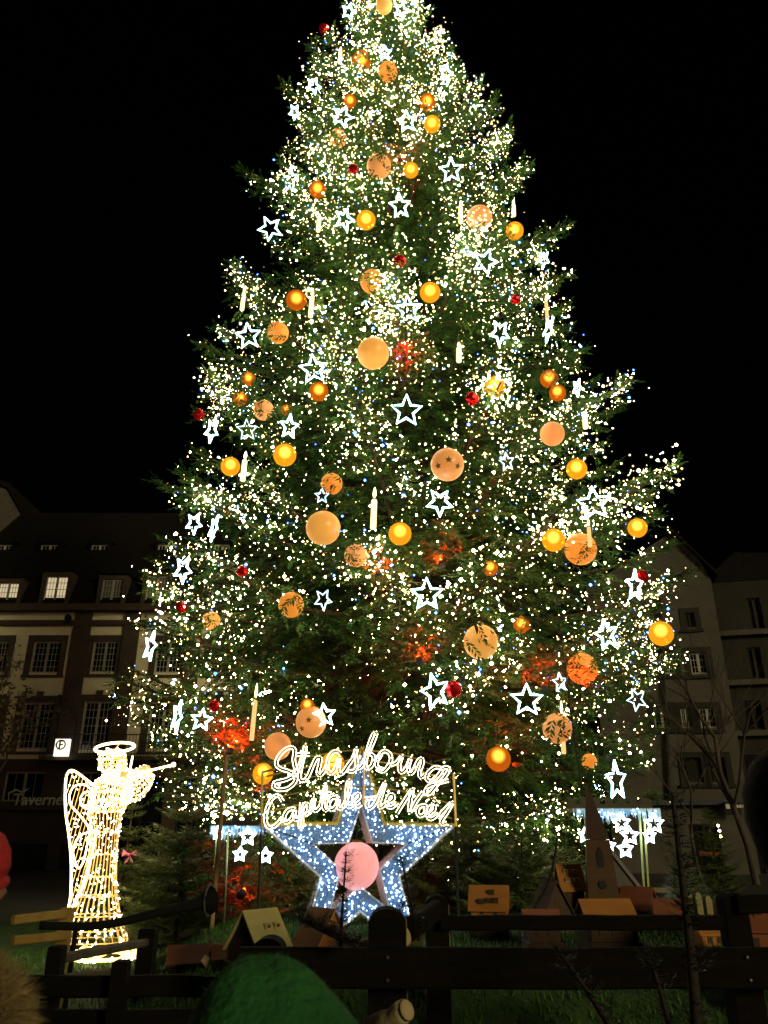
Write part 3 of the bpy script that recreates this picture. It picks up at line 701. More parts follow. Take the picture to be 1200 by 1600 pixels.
MB().add([(x, 0.003, z) for x, z in o5] + [(x, dp - .003, z) for x, z in o5], [(k, k + 10, 10 + (k + 1) % 10, (k + 1) % 10) for k in range(10)]).build('outer_wall', TINSEL_W, st)
MB().add([(x, 0.003, z) for x, z in i5] + [(x, dp - .003, z) for x, z in i5], [(k, (k + 1) % 10, 10 + (k + 1) % 10, k + 10) for k in range(10)]).build('inner_wall', TINSEL_W, st)
def fuzz(path, r, nm, m, closed=True, cnt=900, seed=3):
    g = np.random.default_rng(seed); P = [Vector(p) for p in path]; k = len(P); seg = [(P[i], P[(i + 1) % k]) for i in range(k if closed else k - 1)]
    Ls = np.array([(b_ - a_).length for a_, b_ in seg]); b = MB(); b.tube(path, r * .55, 6, closed)
    for q in g.choice(len(seg), cnt, p=Ls / Ls.sum()):
        p = seg[q][0].lerp(seg[q][1], g.random()); d = Vector(g.normal(0, 1, 3)).normalized(); s_ = d.cross(Vector(g.normal(0, 1, 3))).normalized() * r * .16
        b.add([p - s_, p + s_, p + d * r * g.uniform(.9, 1.6)], [(0, 1, 2)])
    return b.build(nm, m, st)
o3 = [(x, 0, z) for x, z in o5]; i3 = [(x, 0, z) for x, z in i5]
fuzz([o3[8], o3[9], o3[0], o3[1], o3[2]], .040, 'gold_tinsel_edge', TINSEL_G, False, 1600)
fuzz([o3[2], o3[3], o3[4], o3[5], o3[6], o3[7], o3[8]], .034, 'white_tinsel_edge', TINSEL_W, False, 1800)
fuzz(i3, .022, 'white_tinsel_edge', TINSEL_W, True, 1200)
fuzz([(x, dp, z) for x, z in i5], .026, 'white_tinsel_edge', TINSEL_W, True, 900)
fuzz([(x, dp, z) for x, z in o5], .034, 'white_tinsel_edge', TINSEL_W, True, 1400)
gs = np.random.default_rng(8); b = MB(); tn = MB()
def in_star(x, z):
    def inside(poly):
        r_ = False; j = len(poly) - 1
        for i in range(len(poly)):
            if (poly[i][1] > z) != (poly[j][1] > z) and x < (poly[j][0] - poly[i][0]) * (z - poly[i][1]) / (poly[j][1] - poly[i][1]) + poly[i][0]: r_ = not r_
            j = i
        return r_
    return inside(o5) and not inside(i5)
cnt = 0
pts_ = []
while cnt < 520:
    x = gs.uniform(-ROm, ROm); z = gs.uniform(0, ROm * 2.05)
    if in_star(x, z) and (cnt > 260 or all((x - a) ** 2 + (z - c) ** 2 > .0016 for a, c in pts_)):
        pts_.append((x, z)); b.octa((x, -.02 - gs.uniform(0, .03), z), float(gs.choice([.006, .009, .012, .016], p=[.5, .3, .15, .05]))); cnt += 1
tag(b.build('light_bulbs', ICE, st), kind='stuff')
for q in range(2600):
    x = gs.uniform(-ROm, ROm); z = gs.uniform(0, ROm * 2.05)
    if in_star(x, z):
        p = Vector((x, -.004, z)); d = Vector((gs.normal(0, .7), -1, gs.normal(0, .7))).normalized(); s_ = d.cross(Vector(gs.normal(0, 1, 3))).normalized() * .005
        tn.add([p - s_, p + s_, p + d * gs.uniform(.03, .06)], [(0, 1, 2)])
tag(tn.build('tinsel_strands', TINSEL_W, st), kind='stuff')
for k in range(5):                       # seams where the panels meet
    a = o5[2 * k]; c = i5[2 * k]; MB().tube([(a[0], -.004, a[1]), (c[0], -.004, c[1])], .006, 4).build('seam', HOUS, st)
for x in (-.5, .5): MB().tube([(x * ROm, dp / 2, 0.12), (x * ROm * 1.02, dp / 2 + .1, -SB + float(lawn_h(c0.x + x, YS)))], .03, 6).build('support_leg', HOUS, st)
PINK = mat('pink frosted globe', (0.80, 0.36, 0.36), .5, emit=(1.0, 0.38, 0.37), estr=.66, noise=(3, (.76, .28, .28), (1, 1, 1)))
pc = sp(557, 1353, YS + .05); t = thing('pink_ball', 'smooth glowing pink ball hanging in the middle of the big star', 'ball', pc)
MB().sphere((0, 0, 0), 35 * m_, 32, 20).build('globe', PINK, t, True); MB().tube([(0, 0, 34 * m_), (0, .05, 62 * m_)], .008, 5).build('cord', CORD, t); MB().lathe([(.05, 34 * m_), (.05, 37 * m_), (.02, 38 * m_)], 10).build('cap', CAP, t)

YT = 9.2
W1 = [[(236,282),(222,215),(228,160),(205,142),(165,160),(128,205),(120,245),(150,270),(200,285),(235,318),(222,355),(180,385),(125,390),(101,370),(118,345),(165,335),(215,312),(240,282)],
 [(240,282),(268,215),(290,128),(283,180),(264,262),(256,318),(270,338),(292,330),(312,298)], [(243,186),(276,182),(312,184)],
 [(312,298),(336,240),(355,205),(378,206),(372,250),(362,295),(380,306),(405,270),(420,235)],
 [(492,178),(470,164),(440,180),(420,222),(420,275),(440,296),(468,262),(490,200),(484,255),(490,298),(512,288),(540,246)],
 [(540,246),(572,200),(590,143),(584,190),(592,240),(578,278),(548,282),(528,274)], [(592,262),(612,262),(630,236)],
 [(630,236),(672,145),(704,64),(690,62),(668,112),(648,185),(640,248),(655,268),(682,244),(690,196),(672,180)],
 [(690,205),(712,215),(735,180)], [(740,270),(708,252),(714,202),(748,164),(784,180),(790,222),(766,264),(740,284),(708,268)],
 [(790,245),(822,232),(856,192),(838,248),(850,290),(878,268),(906,205),(892,262),(904,300),(924,280)],
 [(924,280),(946,228),(968,206),(976,232),(958,288),(966,318),(992,300)],
 [(1092,268),(1050,258),(1010,288),(1000,328),(1028,340),(1072,302),(1098,262),(1132,268),(1104,316),(1060,362),(1018,412),(992,412),(1008,372),(1060,352),(1128,336)]]
W2 = [[(155,455),(132,424),(96,440),(66,500),(56,570),(76,610),(115,600),(160,548)],
 [(225,502),(190,508),(166,545),(170,580),(196,574),(220,540),(230,505),(225,558),(245,564),(266,528)],
 [(266,468),(262,540),(256,600),(266,618),(271,575),(270,512),(290,472),(310,482),(305,522),(282,544),(320,518)],
 [(322,515),(338,440),(336,500),(352,514),(378,486)], [(345,408),(350,418)],
 [(378,486),(410,362),(400,440),(396,490),(410,510),(432,488)], [(376,424),(404,416),(436,410)],
 [(478,432),(442,440),(425,480),(440,506),(466,490),(486,438),(480,490),(500,502),(522,468)],
 [(522,468),(546,400),(550,340),(538,352),(530,420),(532,480),(550,492),(576,466)],
 [(576,462),(606,436),(602,412),(580,424),(570,465),(586,494),(618,474)],
 [(692,440),(664,440),(650,476),(660,502),(690,480),(722,420),(756,346),(742,400),(722,470),(728,496),(752,478)],
 [(756,474),(800,450),(806,425),(786,418),(766,450),(772,490),(800,492),(828,462)],
 [(828,524),(872,452),(918,386),(904,455),(900,528),(936,462),(978,404)],
 [(986,482),(956,490),(945,525),(965,546),(990,526),(996,490),(984,480)],
 [(1004,540),(1040,514),(1046,490),(1025,484),(1005,520),(1012,560),(1040,556),(1068,530)], [(1034,462),(1044,468)], [(1064,470),(1074,476)],
 [(1066,552),(1100,512),(1152,462),(1122,518),(1088,570),(1088,592),(1118,584)]]
LEDW = emat('warm sign led', (1.0, 0.86, 0.58), 9.0); TUBE = emat('sign rope light', (1.0, 0.78, 0.42), 0.75)
o0 = sp(563, 1300, YT)
sg = thing('light_sign', 'curved cursive sign of rope lights spelling two lines above the big star', 'sign', (o0.x, YT, float(lawn_h(o0.x, YT))))
OG = Vector((o0.x, YT, float(lawn_h(o0.x, YT))))
def l2w(q): return Vector(sp(400 + q[0] / 3.75, 1130 + q[1] / 3.75, YT)) - OG
for nm, word in (('upper_word', W1), ('lower_word', W2)):
    wb, wt = MB(), MB()
    for s_ in word:
        c = crv([(x, y, 0) for x, y in s_], 5)
        # even steps, then a double outline
        cc = [c[0]]
        for p in c[1:]:
            while (p - cc[-1]).length > 8.5: cc.append(cc[-1] + (p - cc[-1]).normalized() * 8.5)
        for sgn in (-1, 1):
            line = []
            for i, p in enumerate(cc):
                tn_ = cc[min(i + 1, len(cc) - 1)] - cc[max(i - 1, 0)]
                if tn_.length < 1e-6: tn_ = Vector((1, 0, 0))
                nn = Vector((-tn_.y, tn_.x, 0)).normalized()
                line.append(l2w(p + nn * 9.0 * sgn))
            if len(line) > 1: wt.tube(line, .005, 4)
            for p in line: wb.octa((p.x, p.y - .010, p.z), .0062)
    wt.build(nm, TUBE, sg); tag(wb.build(nm + '_bulbs', LEDW, sg), kind='stuff')
FR = mat('gilt frame tube', (0.40, 0.29, 0.10), .4, .6)
for arc in ([(38, 290), (300, 200), (600, 158), (900, 195), (1160, 300)], [(38, 452), (300, 400), (600, 372), (900, 405), (1165, 480)], [(60, 312), (300, 255), (600, 215), (900, 262), (1140, 345)], [(70, 520), (300, 470), (600, 440), (900, 480), (1150, 560)]):
    MB().tube([l2w(p) + Vector((0, .02, 0)) for p in crv([(x, y, 0) for x, y in arc], 6)], .009, 5).build('arc_rail', FR, sg)
for a, b_ in (((38, 285), (32, 650)), ((1158, 300), (1172, 605)), ((632, 165), (632, 480))):
    p, q = l2w(a), l2w(b_); MB().tube([p, q], .014, 5).build('upright', FR, sg)
p, q = l2w((38, 285)), l2w((92, 262)); MB().tube([p, q + Vector((0, .25, 0))], .012, 5).build('bracket', FR, sg)
for x, a in ((32, 650), (1172, 605)):
    p = l2w((x, a)); MB().tube([p, (p.x, p.y + .12, 0)], .016, 5).build('foot_post', HOUS, sg)

# ------------------------------------------------------------------ the lit angel
YA = 12.6
def ap(px, py, Y=YA): return at(px, py, Y)
A0 = ap(155, 1497); A0.z = 0.02
ang = thing('light_angel', 'angel of bright golden lights playing a violin on the grass at left', 'light figure', (A0.x, YA, A0.z))
AO = Vector((A0.x, YA, A0.z)); am = mpp(150, 1330, YA)
WIRE = mat('glowing golden wire', (0.55, 0.38, 0.12), .4, .6, emit=(1.0, .55, .14), estr=.8)  # wire emits too: the figure's golden glow is put into its material
ROPE = emat('rope light', (1.0, 0.74, 0.36), 7.0); ALED = emat('angel led', (1.0, 0.82, 0.52), 34.0)
ga_ = np.random.default_rng(4)
def al(px, py, dy=0.0): return ap(px, py) - AO + Vector((0, dy, 0))
def cage(nm, levels, nv, wire_r=.008, leds=100, led_r=.013, parent=ang, twist=0.0, mid_r=None):
    """levels: (px, py, half width px, depth ratio) from bottom to top"""
    rings = []
    for px, py, hw, dr in levels:
        c = al(px, py); rings.append([c + Vector((math.cos(2 * math.pi * j / nv + twist) * hw * am, math.sin(2 * math.pi * j / nv + twist) * hw * am * dr, 0)) for j in range(nv)])
    w = MB()
    for rg in rings: w.tube(rg, wire_r, 4, True)
    for j in range(nv): w.tube([rg[j] for rg in rings], wire_r, 4)
    o = w.build(nm, WIRE, parent); lb = MB()
    for q in range(leds):
        i = ga_.integers(0, len(rings) - 1); j = ga_.integers(0, nv); f = ga_.random()
        p = rings[i][j].lerp(rings[i + 1][j], f) if ga_.random() < .75 else rings[i][j].lerp(rings[i][(j + 1) % nv], f)
        lb.octa(p + Vector(ga_.normal(0, .012, 3)), led_r * float(ga_.uniform(.6, 1.25)))
    tag(lb.build('light_bulbs', ALED, o), kind='stuff'); return o
cage('gown', [(145, 1470, 52, .8), (146, 1452, 46, .8), (148, 1430, 38, .8), (152, 1400, 30, .8), (157, 1370, 24, .8), (161, 1335, 21, .8), (164, 1300, 21, .75), (165, 1268, 26, .7)], 26, .007, 420, .012)
cage('torso', [(166, 1268, 27, .7), (172, 1252, 30, .7), (176, 1236, 31, .65), (178, 1222, 28, .6), (177, 1212, 17, .7), (176, 1206, 9, 1)], 22, .008, 420, .014)
cage('head', [(175, 1210, 9, 1), (175, 1203, 19, 1), (176, 1195, 22, 1), (176, 1186, 22, 1), (176, 1178, 20, 1), (177, 1173, 12, 1), (178, 1171, 4, 1)], 16, .007, 190, .012)
hr = [al(179.5, 1168) + Vector((math.cos(a) * 30.5 * am, math.sin(a) * 30.5 * am * 1.0, 0.0)) for a in np.linspace(0, 2 * math.pi, 40, endpoint=False)]
hr = [Vector((p.x, p.y, p.z + (p.y - hr[0].y) * 0.36)) for p in hr]
MB().tube(hr, .021, 8, True).build('halo', ROPE, ang, True)
MB().tube([al(176, 1175), al(178, 1168, .28) + Vector((0, 0, .10))], .008, 4).build('halo_post', WIRE, ang)
# wing: outline, scroll, lattice wires, bulbs
wo_ = [(152, 1229), (140, 1219), (120, 1205), (111, 1213), (109, 1240), (110, 1272), (115, 1310), (118, 1350), (117, 1400), (112, 1425), (124, 1408), (138, 1375), (148, 1335), (156, 1290)]
wing = MB().tube([al(x, y, -.12 - (150 - x) * .0015) for x, y, _ in [(p.x, p.y, 0) for p in crv([(x, y, 0) for x, y in wo_], 5)]], .017, 6).build('wing', ROPE, ang, True)
for scr in ([(151, 1238), (138, 1227), (122, 1229), (114, 1243), (116, 1258), (128, 1272), (140, 1287), (145, 1300), (141, 1322), (136, 1345), (128, 1356), (121, 1340), (118, 1322)],
            [(148, 1262), (140, 1264), (133, 1258), (131, 1248), (136, 1240), (144, 1238), (150, 1245)], [(144, 1300), (130, 1306), (121, 1322), (119, 1345), (128, 1356)]):
    MB().tube([al(p.x, p.y, -.14) for p in crv([(x, y, 0) for x, y in scr], 6)], .013, 5).build('scroll', ROPE, wing)
poly = [(p.x, p.y) for p in crv([(x, y, 0) for x, y in wo_], 4)]
def inpoly(x, z, poly):
    r_ = False; j = len(poly) - 1
    for i in range(len(poly)):
        if (poly[i][1] > z) != (poly[j][1] > z) and x < (poly[j][0] - poly[i][0]) * (z - poly[i][1]) / (poly[j][1] - poly[i][1]) + poly[i][0]: r_ = not r_
        j = i
    return r_
lat, lb = MB(), MB()
for k in range(-4, 40):
    run = []
    for s_ in range(0, 160):
        x = 96 + k * 6 + s_ * .42 - 40; y = 1430 - s_ * 1.5
        if inpoly(x, y, poly): run.append(al(x, y, -.12))
        else:
            if len(run) > 2: lat.tube([run[0], run[-1]], .005, 4)
            run = []
for q in range(150):
    x = ga_.uniform(108, 156); y = ga_.uniform(1205, 1425)
    if inpoly(x, y, poly): lb.octa(al(x, y, -.14), float(ga_.uniform(.007, .013)))
lat.build('wing_lattice', WIRE, wing); tag(lb.build('light_bulbs', ALED, wing), kind='stuff')
# sleeve, arms, violin, bow
def limb(nm, path, rads, nv=10, leds=120):
    w = MB(); P = crv([al(*p) for p in path], 3); k = len(P); rr_ = np.interp(np.linspace(0, 1, k), np.linspace(0, 1, len(rads)), rads)
    rings = []
    for i, p in enumerate(P):
        tt = (P[min(i + 1, k - 1)] - P[max(i - 1, 0)]).normalized(); a = tt.cross(Vector((0, 1, 0))).normalized(); c = Vector((0, 1, 0))
        rings.append([p + (a * math.cos(2 * math.pi * j / nv) + c * math.sin(2 * math.pi * j / nv)) * rr_[i] * am for j in range(nv)])
    for rg in rings: w.tube(rg, .006, 4, True)
    for j in range(nv): w.tube([rg[j] for rg in rings], .006, 4)
    o = w.build(nm, WIRE, ang); lb = MB()
    for q in range(leds):
        i = ga_.integers(0, k - 1); j = ga_.integers(0, nv); lb.octa(rings[i][j].lerp(rings[i + 1][j], ga_.random()), float(ga_.uniform(.008, .016)))
    tag(lb.build('light_bulbs', ALED, o), kind='stuff'); return o
limb('sleeve', [(182, 1226, -.1), (205, 1232, -.2), (222, 1232, -.3), (236, 1222, -.35), (246, 1210, -.35)], [22, 22, 20, 13, 6], 12, 230)
limb('arm', [(186, 1224, .1), (200, 1216, -.1), (214, 1210, -.25)], [12, 9, 5], 8, 80)
vb = MB().lathe([(.001, 0), (.075, .02), (.105, .10), (.075, .19), (.06, .24), (.075, .29), (.10, .38), (.07, .46), (.02, .48)], 12, sy=.35)
vio = vb.build('violin', WIRE, ang, True, loc=al(196, 1216, -.30), rot=(0, R(78), 0))
vl = MB()
for q in range(110):
    a = ga_.uniform(0, 6.28); z_ = ga_.uniform(.02, .47); r_ = float(np.interp(z_, [0, .1, .24, .38, .48], [.02, .105, .06, .10, .02])); vl.octa((r_ * math.cos(a), r_ * math.sin(a) * .35, z_), .012)
tag(vl.build('light_bulbs', ALED, vio), kind='stuff')
MB().tube([al(236, 1208, -.32), al(262, 1202, -.34), al(279, 1198, -.35)], .016, 6).build('violin_neck', ROPE, ang); MB().sphere(al(280, 1197.5, -.35), .035, 10, 8).build('violin_scroll', ROPE, ang, True)
MB().tube([al(213, 1214, -.38), al(220, 1185, -.42)], .014, 6).build('bow', ROPE, ang)
br = [al(160, 1494) + Vector((math.cos(a) * 49 * am, math.sin(a) * 49 * am * .9, 0)) for a in np.linspace(0, 2 * math.pi, 36, endpoint=False)]
ROPE2 = emat('amber rope light', (1.0, 0.62, 0.20), 4.2)
brg = MB().tube(br, .026, 6, True).build('base_ring', ROPE2, ang)
MB().tube([p * 1 + Vector(((p.x - br[0].x) * -.12, (p.y) * -.2, .06 + .04 * math.sin(i * .9))) for i, p in enumerate(br)], .020, 5, True).build('loop', ROPE2, brg)
lb = MB()
for q in range(90): p = br[int(ga_.integers(0, 36))]; lb.octa(p + Vector(ga_.normal(0, .03, 3)), .013)
tag(lb.build('light_bulbs', ALED, brg), kind='stuff')
for a in (0, 9, 18, 27): MB().tube([br[a], al(146 + 45 * math.cos(a / 36 * 6.283), 1470) + Vector((0, math.sin(a / 36 * 6.283) * 45 * am * .8, 0))], .012, 5).build('stand_leg', WIRE, ang)

# ------------------------------------------------------------------ buildings
STUCCO = mat('cream stucco', (0.80, 0.74, 0.50), .9, noise=(.7, (.66, .60, .40), (1, 1, 1)), bump=(25, .3))
SANDST = mat('dark sandstone', (0.085, 0.060, 0.042), .9, noise=(1.5, (.055, .040, .028), (1, 1, 1)), bump=(14, .5))
SLATE = mat('dark roof tiles', (0.012, 0.010, 0.009), .9, spec=.1, noise=(3, (.007, .006, .0055), (1, 1, 1)), bump=(8, .8))
GREYW = mat('grey render', (0.10, 0.093, 0.075), .9, noise=(.8, (.068, .062, .05), (1, 1, 1)), bump=(25, .3))
GREYD = mat('dim brown render', (0.032, 0.028, 0.022), .9, noise=(.8, (.02, .018, .014), (1, 1, 1)))
WPAINT = mat('white window paint', (0.36, 0.35, 0.30), .5)
GLASSD = mat('dark window glass', (0.012, 0.013, 0.014), .08, spec=.5)
CURT = mat('net curtain behind glass', (0.16, 0.15, 0.11), .6, noise=(6, (.06, .055, .04), (4, 4, .4)))
LITW = emat('lit window glass', (1.0, 0.80, 0.48), 0.62)
LITD = emat('faintly lit window glass', (1.0, 0.74, 0.42), 0.10)
IRON = mat('black iron', (0.015, 0.014, 0.013), .5)
class Facade:
    def __init__(s, o, a): s.o = Vector(o); s.a = R(a); s.ex = Vector((math.cos(s.a), math.sin(s.a), 0)); s.n = Vector((math.sin(s.a), -math.cos(s.a), 0))
    def loc(s, px, py, out=0.0):
        d = ray(px, py); e = Vector((0, 0, EYE)); o = s.o + s.n * out
        t = (o - e).dot(s.n) / d.dot(s.n); p = e + d * t
        return (p - s.o).dot(s.ex), p.z - s.o.z
def wall_holes(x0, x1, z0, z1, holes, y=0.0, depth=.28):
    xs = sorted({x0, x1, *[h[0] for h in holes], *[h[1] for h in holes]}); zs_ = sorted({z0, z1, *[h[2] for h in holes], *[h[3] for h in holes]})
    xs = [x for x in xs if x0 <= x <= x1]; zs_ = [q for q in zs_ if z0 <= q <= z1]; b = MB()
    for i in range(len(xs) - 1):
        for j in range(len(zs_) - 1):
            mx, mz = (xs[i] + xs[i + 1]) / 2, (zs_[j] + zs_[j + 1]) / 2
            if any(h[0] < mx < h[1] and h[2] < mz < h[3] for h in holes): continue
            b.add([(xs[i], y, zs_[j]), (xs[i + 1], y, zs_[j]), (xs[i + 1], y, zs_[j + 1]), (xs[i], y, zs_[j + 1])], [(0, 1, 2, 3)])
    for h in holes:
        a, c, d, e = h
        b.add([(a, y, d), (c, y, d), (c, y, e), (a, y, e), (a, y + depth, d), (c, y + depth, d), (c, y + depth, e), (a, y + depth, e)], [(0, 4, 5, 1), (1, 5, 6, 2), (2, 6, 7, 3), (3, 7, 4, 0)])
    return b
def window(parent, h, y, glass=None, cols=2, rows=4, pm=WPAINT, stone=None, sw=.22, key=False, sub=3):
    x0, x1, z0, z1 = h; f = MB(); fw = .075; yy = y + .12
    for a in ((x0, x0 + fw, z0, z1), (x1 - fw, x1, z0, z1), (x0 + fw, x1 - fw, z0, z0 + fw), (x0 + fw, x1 - fw, z1 - fw, z1)): f.span(a[0], a[1], yy, yy + .08, a[2], a[3])
    xm = (x0 + x1) / 2
    if cols == 2: f.span(xm - .065, xm + .065, yy - .004, yy + .082, z0 + fw, z1 - fw)
    wf = f.build('window', pm, parent)
    mt = MB()
    parts = [(x0 + fw, xm - .065), (xm + .065, x1 - fw)] if cols == 2 else [(x0 + fw, x1 - fw)]
    for a, c in parts:
        for r_ in range(1, rows): zz = z0 + (z1 - z0) * r_ / rows; mt.span(a, c, yy + .012, yy + .05, zz - .011, zz + .011)
        for k in range(1, sub): xx = a + (c - a) * k / sub; mt.span(xx - .010, xx + .010, yy + .015, yy + .048, z0 + fw, z1 - fw)
    if mt.v: mt.build('muntins', pm, wf)
    MB().add([(x0 + .01, yy + .055, z0 + .01), (x1 - .01, yy + .055, z0 + .01), (x1 - .01, yy + .055, z1 - .01), (x0 + .01, yy + .055, z1 - .01)], [(0, 1, 2, 3)]).build('pane', glass or GLASSD, wf)
    if stone:
        s_ = MB(); p = .05
        s_.span(x0 - sw, x0, y - p, y + .05, z0 - sw * .4, z1 + sw); s_.span(x1, x1 + sw, y - p, y + .05, z0 - sw * .4, z1 + sw)
        s_.span(x0, x1, y - p, y + .05, z1, z1 + sw); s_.build('surround', stone, wf)
        MB().span(x0 - sw - .05, x1 + sw + .05, y - .13, y + .05, z0 - sw * .4 - .14, z0 - sw * .4 - .003).build('sill', stone, wf)
        if key: MB().prism([(xm - .13, z1 + sw * .3), (xm + .13, z1 + sw * .3), (xm + .19, z1 + sw + .22), (xm - .19, z1 + sw + .22)], y - .11, y - .052).build('keystone', stone, wf)
    return wf
YL = 42.0
FL = Facade((-8.0, YL, 0), 0)
lb_ = thing('tavern_building', 'cream stuccoed town house with dark stone pilasters and mansard roof at left', 'building', FL.o)
def hole(F_, x0, x1, y0, y1): a, z1 = F_.loc(x0, y0); c, z0 = F_.loc(x1, y1); return (a, c, z0, z1)
x0, _ = FL.loc(-120, 1100); x1, _ = FL.loc(425, 1100); ze = FL.loc(100, 957)[1]; zb = FL.loc(100, 1186)[1]
H2 = [hole(FL, *q) for q in ((54, 89, 1002, 1051), (147, 179, 1002, 1050), (-22, 6, 1002, 1051), (246, 280, 1002, 1051), (330, 362, 1002, 1051))]
H1 = [hole(FL, *q) for q in ((38, 74, 1098, 1170), (133, 167, 1096, 1172), (-48, -10, 1098, 1170), (236, 272, 1097, 1170), (322, 358, 1097, 1170))]
wall_holes(x0, x1, zb, ze, H2 + H1).build('wall', STUCCO, lb_)
for i, h in enumerate(H2): window(lb_, h, 0, None, 2, 5, stone=SANDST, sw=.33)
for i, h in enumerate(H1): window(lb_, h, 0, None, 2, 6, stone=SANDST, sw=.36, key=True)
for pxa, pxb in ((104, 131), (184, 209), (284, 309), (-75, -48), (382, 407)):      # pilasters
    a = FL.loc(pxa, 1060)[0]; c = FL.loc(pxb, 1060)[0]; MB().span(a, c, -.16, .1, zb + .01, ze - .02).build('pilaster', SANDST, lb_)
zc1, zc0 = FL.loc(60, 970)[1], FL.loc(60, 978)[1]
MB().span(x0, x1, -.20, .05, zc0, zc1).build('string_course', SANDST, lb_)
MB().prism([(0, 0), (0, 0)], 0, 0) if False else None
co = MB(); co.span(x0, x1, -.55, .2, ze + .003, ze + .22); co.span(x0, x1, -.40, .2, ze + .22, ze + .42); co.build('cornice', SANDST, lb_)
fl = MB().lathe([(.05, 0), (.16, .05), (.2, .25), (.16, .3)], 10, rot=(R(100), 0, 0), c=(FL.loc(112, 968)[0], -.3, FL.loc(112, 968)[1])).build('facade_lamp', IRON, lb_)
# mansard: steep lower slope, then the upper roof
zm0 = ze + .42; zm1 = FL.loc(100, 868, -1.6)[1]; zr = FL.loc(100, 797, -6)[1]
ro = MB(); ro.add([(x0, 0, zm0), (x1, 0, zm0), (x1, 1.7, zm1), (x0, 1.7, zm1), (x1, 6.5, zr), (x0, 6.5, zr), (x1, 12, zm0), (x0, 12, zm0)], [(0, 1, 2, 3), (3, 2, 4, 5), (5, 4, 6, 7)])
ro.build('roof', SLATE, lb_)
ht = MB()
for k in range(26):                             # courses of tiles standing proud
    f = (k + .5) / 26; zz = zm0 + (zm1 - zm0) * f; ht.span(x0, x1, 1.7 * f - .035, 1.7 * f + .02, zz - .05, zz + .02)
tag(ht.build('tile_courses', SLATE, lb_), kind='stuff')
for (pa, pb, ya, yb, gl) in ((-3, 24, 909, 940, LITW), (72, 100, 899, 940, LITW), (160, 188, 904, 940, CURT), (230, 258, 899, 940, CURT), (318, 346, 901, 940, GLASSD)):
    h = hole(FL, pa, pb, ya, yb); d = MB(); w_ = .22
    yy = .06
    d.span(h[0] - w_, h[0], yy, 1.75, h[2] - .1, h[3] + .25); d.span(h[1], h[1] + w_, yy, 1.75, h[2] - .1, h[3] + .25); d.span(h[0], h[1], yy, 1.75, h[3], h[3] + .25); d.span(h[0], h[1], yy + .26, 1.75, h[2] - .1, h[3])
    dm = d.build('dormer', SANDST, lb_)
    MB().prism([(h[0] - w_ - .12, h[3] + .252), (h[1] + w_ + .12, h[3] + .252), (h[1] + w_ + .1, h[3] + .40), ((h[0] + h[1]) / 2, h[3] + .62), (h[0] - w_ - .1, h[3] + .40)], yy - .15, 1.8).build('dormer_roof', SLATE, dm)
    window(lb_, (h[0] + .001, h[1] - .001, h[2], h[3] - .002), yy, gl, 2, 4, sub=3)
for pa, pb, ya, yb in ((-5, 16, 850, 867), (64, 89, 850, 867), (143, 167, 850, 867), (247, 269, 850, 867), (335, 358, 850, 867)):
    h = hole(Facade((-8, YL + 2.2, 0), 0), pa, pb, ya, yb); d = MB()
    d.span(h[0] - .14, h[1] + .14, 2.16, 5, h[3], h[3] + .12); d.span(h[0] - .14, h[0], 2.2, 5, h[2] - .1, h[3]); d.span(h[1], h[1] + .14, 2.2, 5, h[2] - .1, h[3]); d.span(h[0], h[1], 2.5, 5, h[2] - .1, h[3])
    dm = d.build('attic_dormer', SLATE, lb_)
    MB().prism([(h[0] - .25, h[3] + .122), (h[1] + .25, h[3] + .122), ((h[0] + h[1]) / 2, h[3] + .65)], 2.1, 5.4).build('dormer_roof', SLATE, dm)
    window(lb_, (h[0] + .001, h[1] - .001, h[2], h[3] - .002), 2.2, GLASSD, 2, 2, sub=2)
# ground floor: dark stone front, openings, sign shelf
G = [hole(FL, *q) for q in ((10, 64, 1206, 1252), (100, 150, 1206, 1252), (20, 62, 1318, 1408), (96, 140, 1318, 1408), (190, 240, 1215, 1400), (280, 330, 1215, 1400), (-60, -20, 1310, 1408))]
wall_holes(x0, x1, 0, zb - .003, G, y=-.05).build('ground_floor', SANDST, lb_)
for h in G[:2]: window(lb_, h, -.05, GLASSD, 2, 1, sub=2)
for h in G[2:]: window(lb_, h, -.05, GLASSD, 2, 2, pm=IRON, sub=1)
MB().span(x0, FL.loc(170, 1260)[0], -.45, -.06, FL.loc(0, 1266)[1], FL.loc(0, 1259)[1]).build('sign_shelf', SANDST, lb_)
# lettering above the shelf
LETM = mat('weathered sign letters', (0.75, 0.72, 0.60), .6)
cu = bpy.data.curves.new('sign_letters', 'FONT'); cu.body = 'Taverne'; cu.extrude = .03; cu.size = 1.0; cu.bevel_depth = .008
tx = bpy.data.objects.new('sign_letters', cu); COL.objects.link(tx); bpy.context.view_layer.update()
dg = bpy.context.evaluated_depsgraph_get(); me = bpy.data.meshes.new_from_object(tx.evaluated_get(dg)); bpy.data.objects.remove(tx)
xa, za = FL.loc(22, 1258); xb, _ = FL.loc(100, 1258); wx = max(v.co.x for v in me.vertices)
for v in me.vertices: v.co = Vector((xa + v.co.x / wx * (xb - xa) + v.co.y * .08, -.30 - v.co.z, za + v.co.y * (xb - xa) / wx * 1.02))
me.materials.clear(); me.materials.append(LETM); lo2 = bpy.data.objects.new('sign_letters', me); COL.objects.link(lo2); lo2.parent = lb_
sw_ = MB(); sw_.tube([(xa - .18, -.30, za + .25), (xa - .25, -.30, za + .55), (xa + .1, -.30, za + .72), (xa + .45, -.30, za + .60), (xa + .75, -.30, za + .78)], [.02, .04, .05, .04, .015], 6); sw_.build('letter_flourish', LETM, lb_)
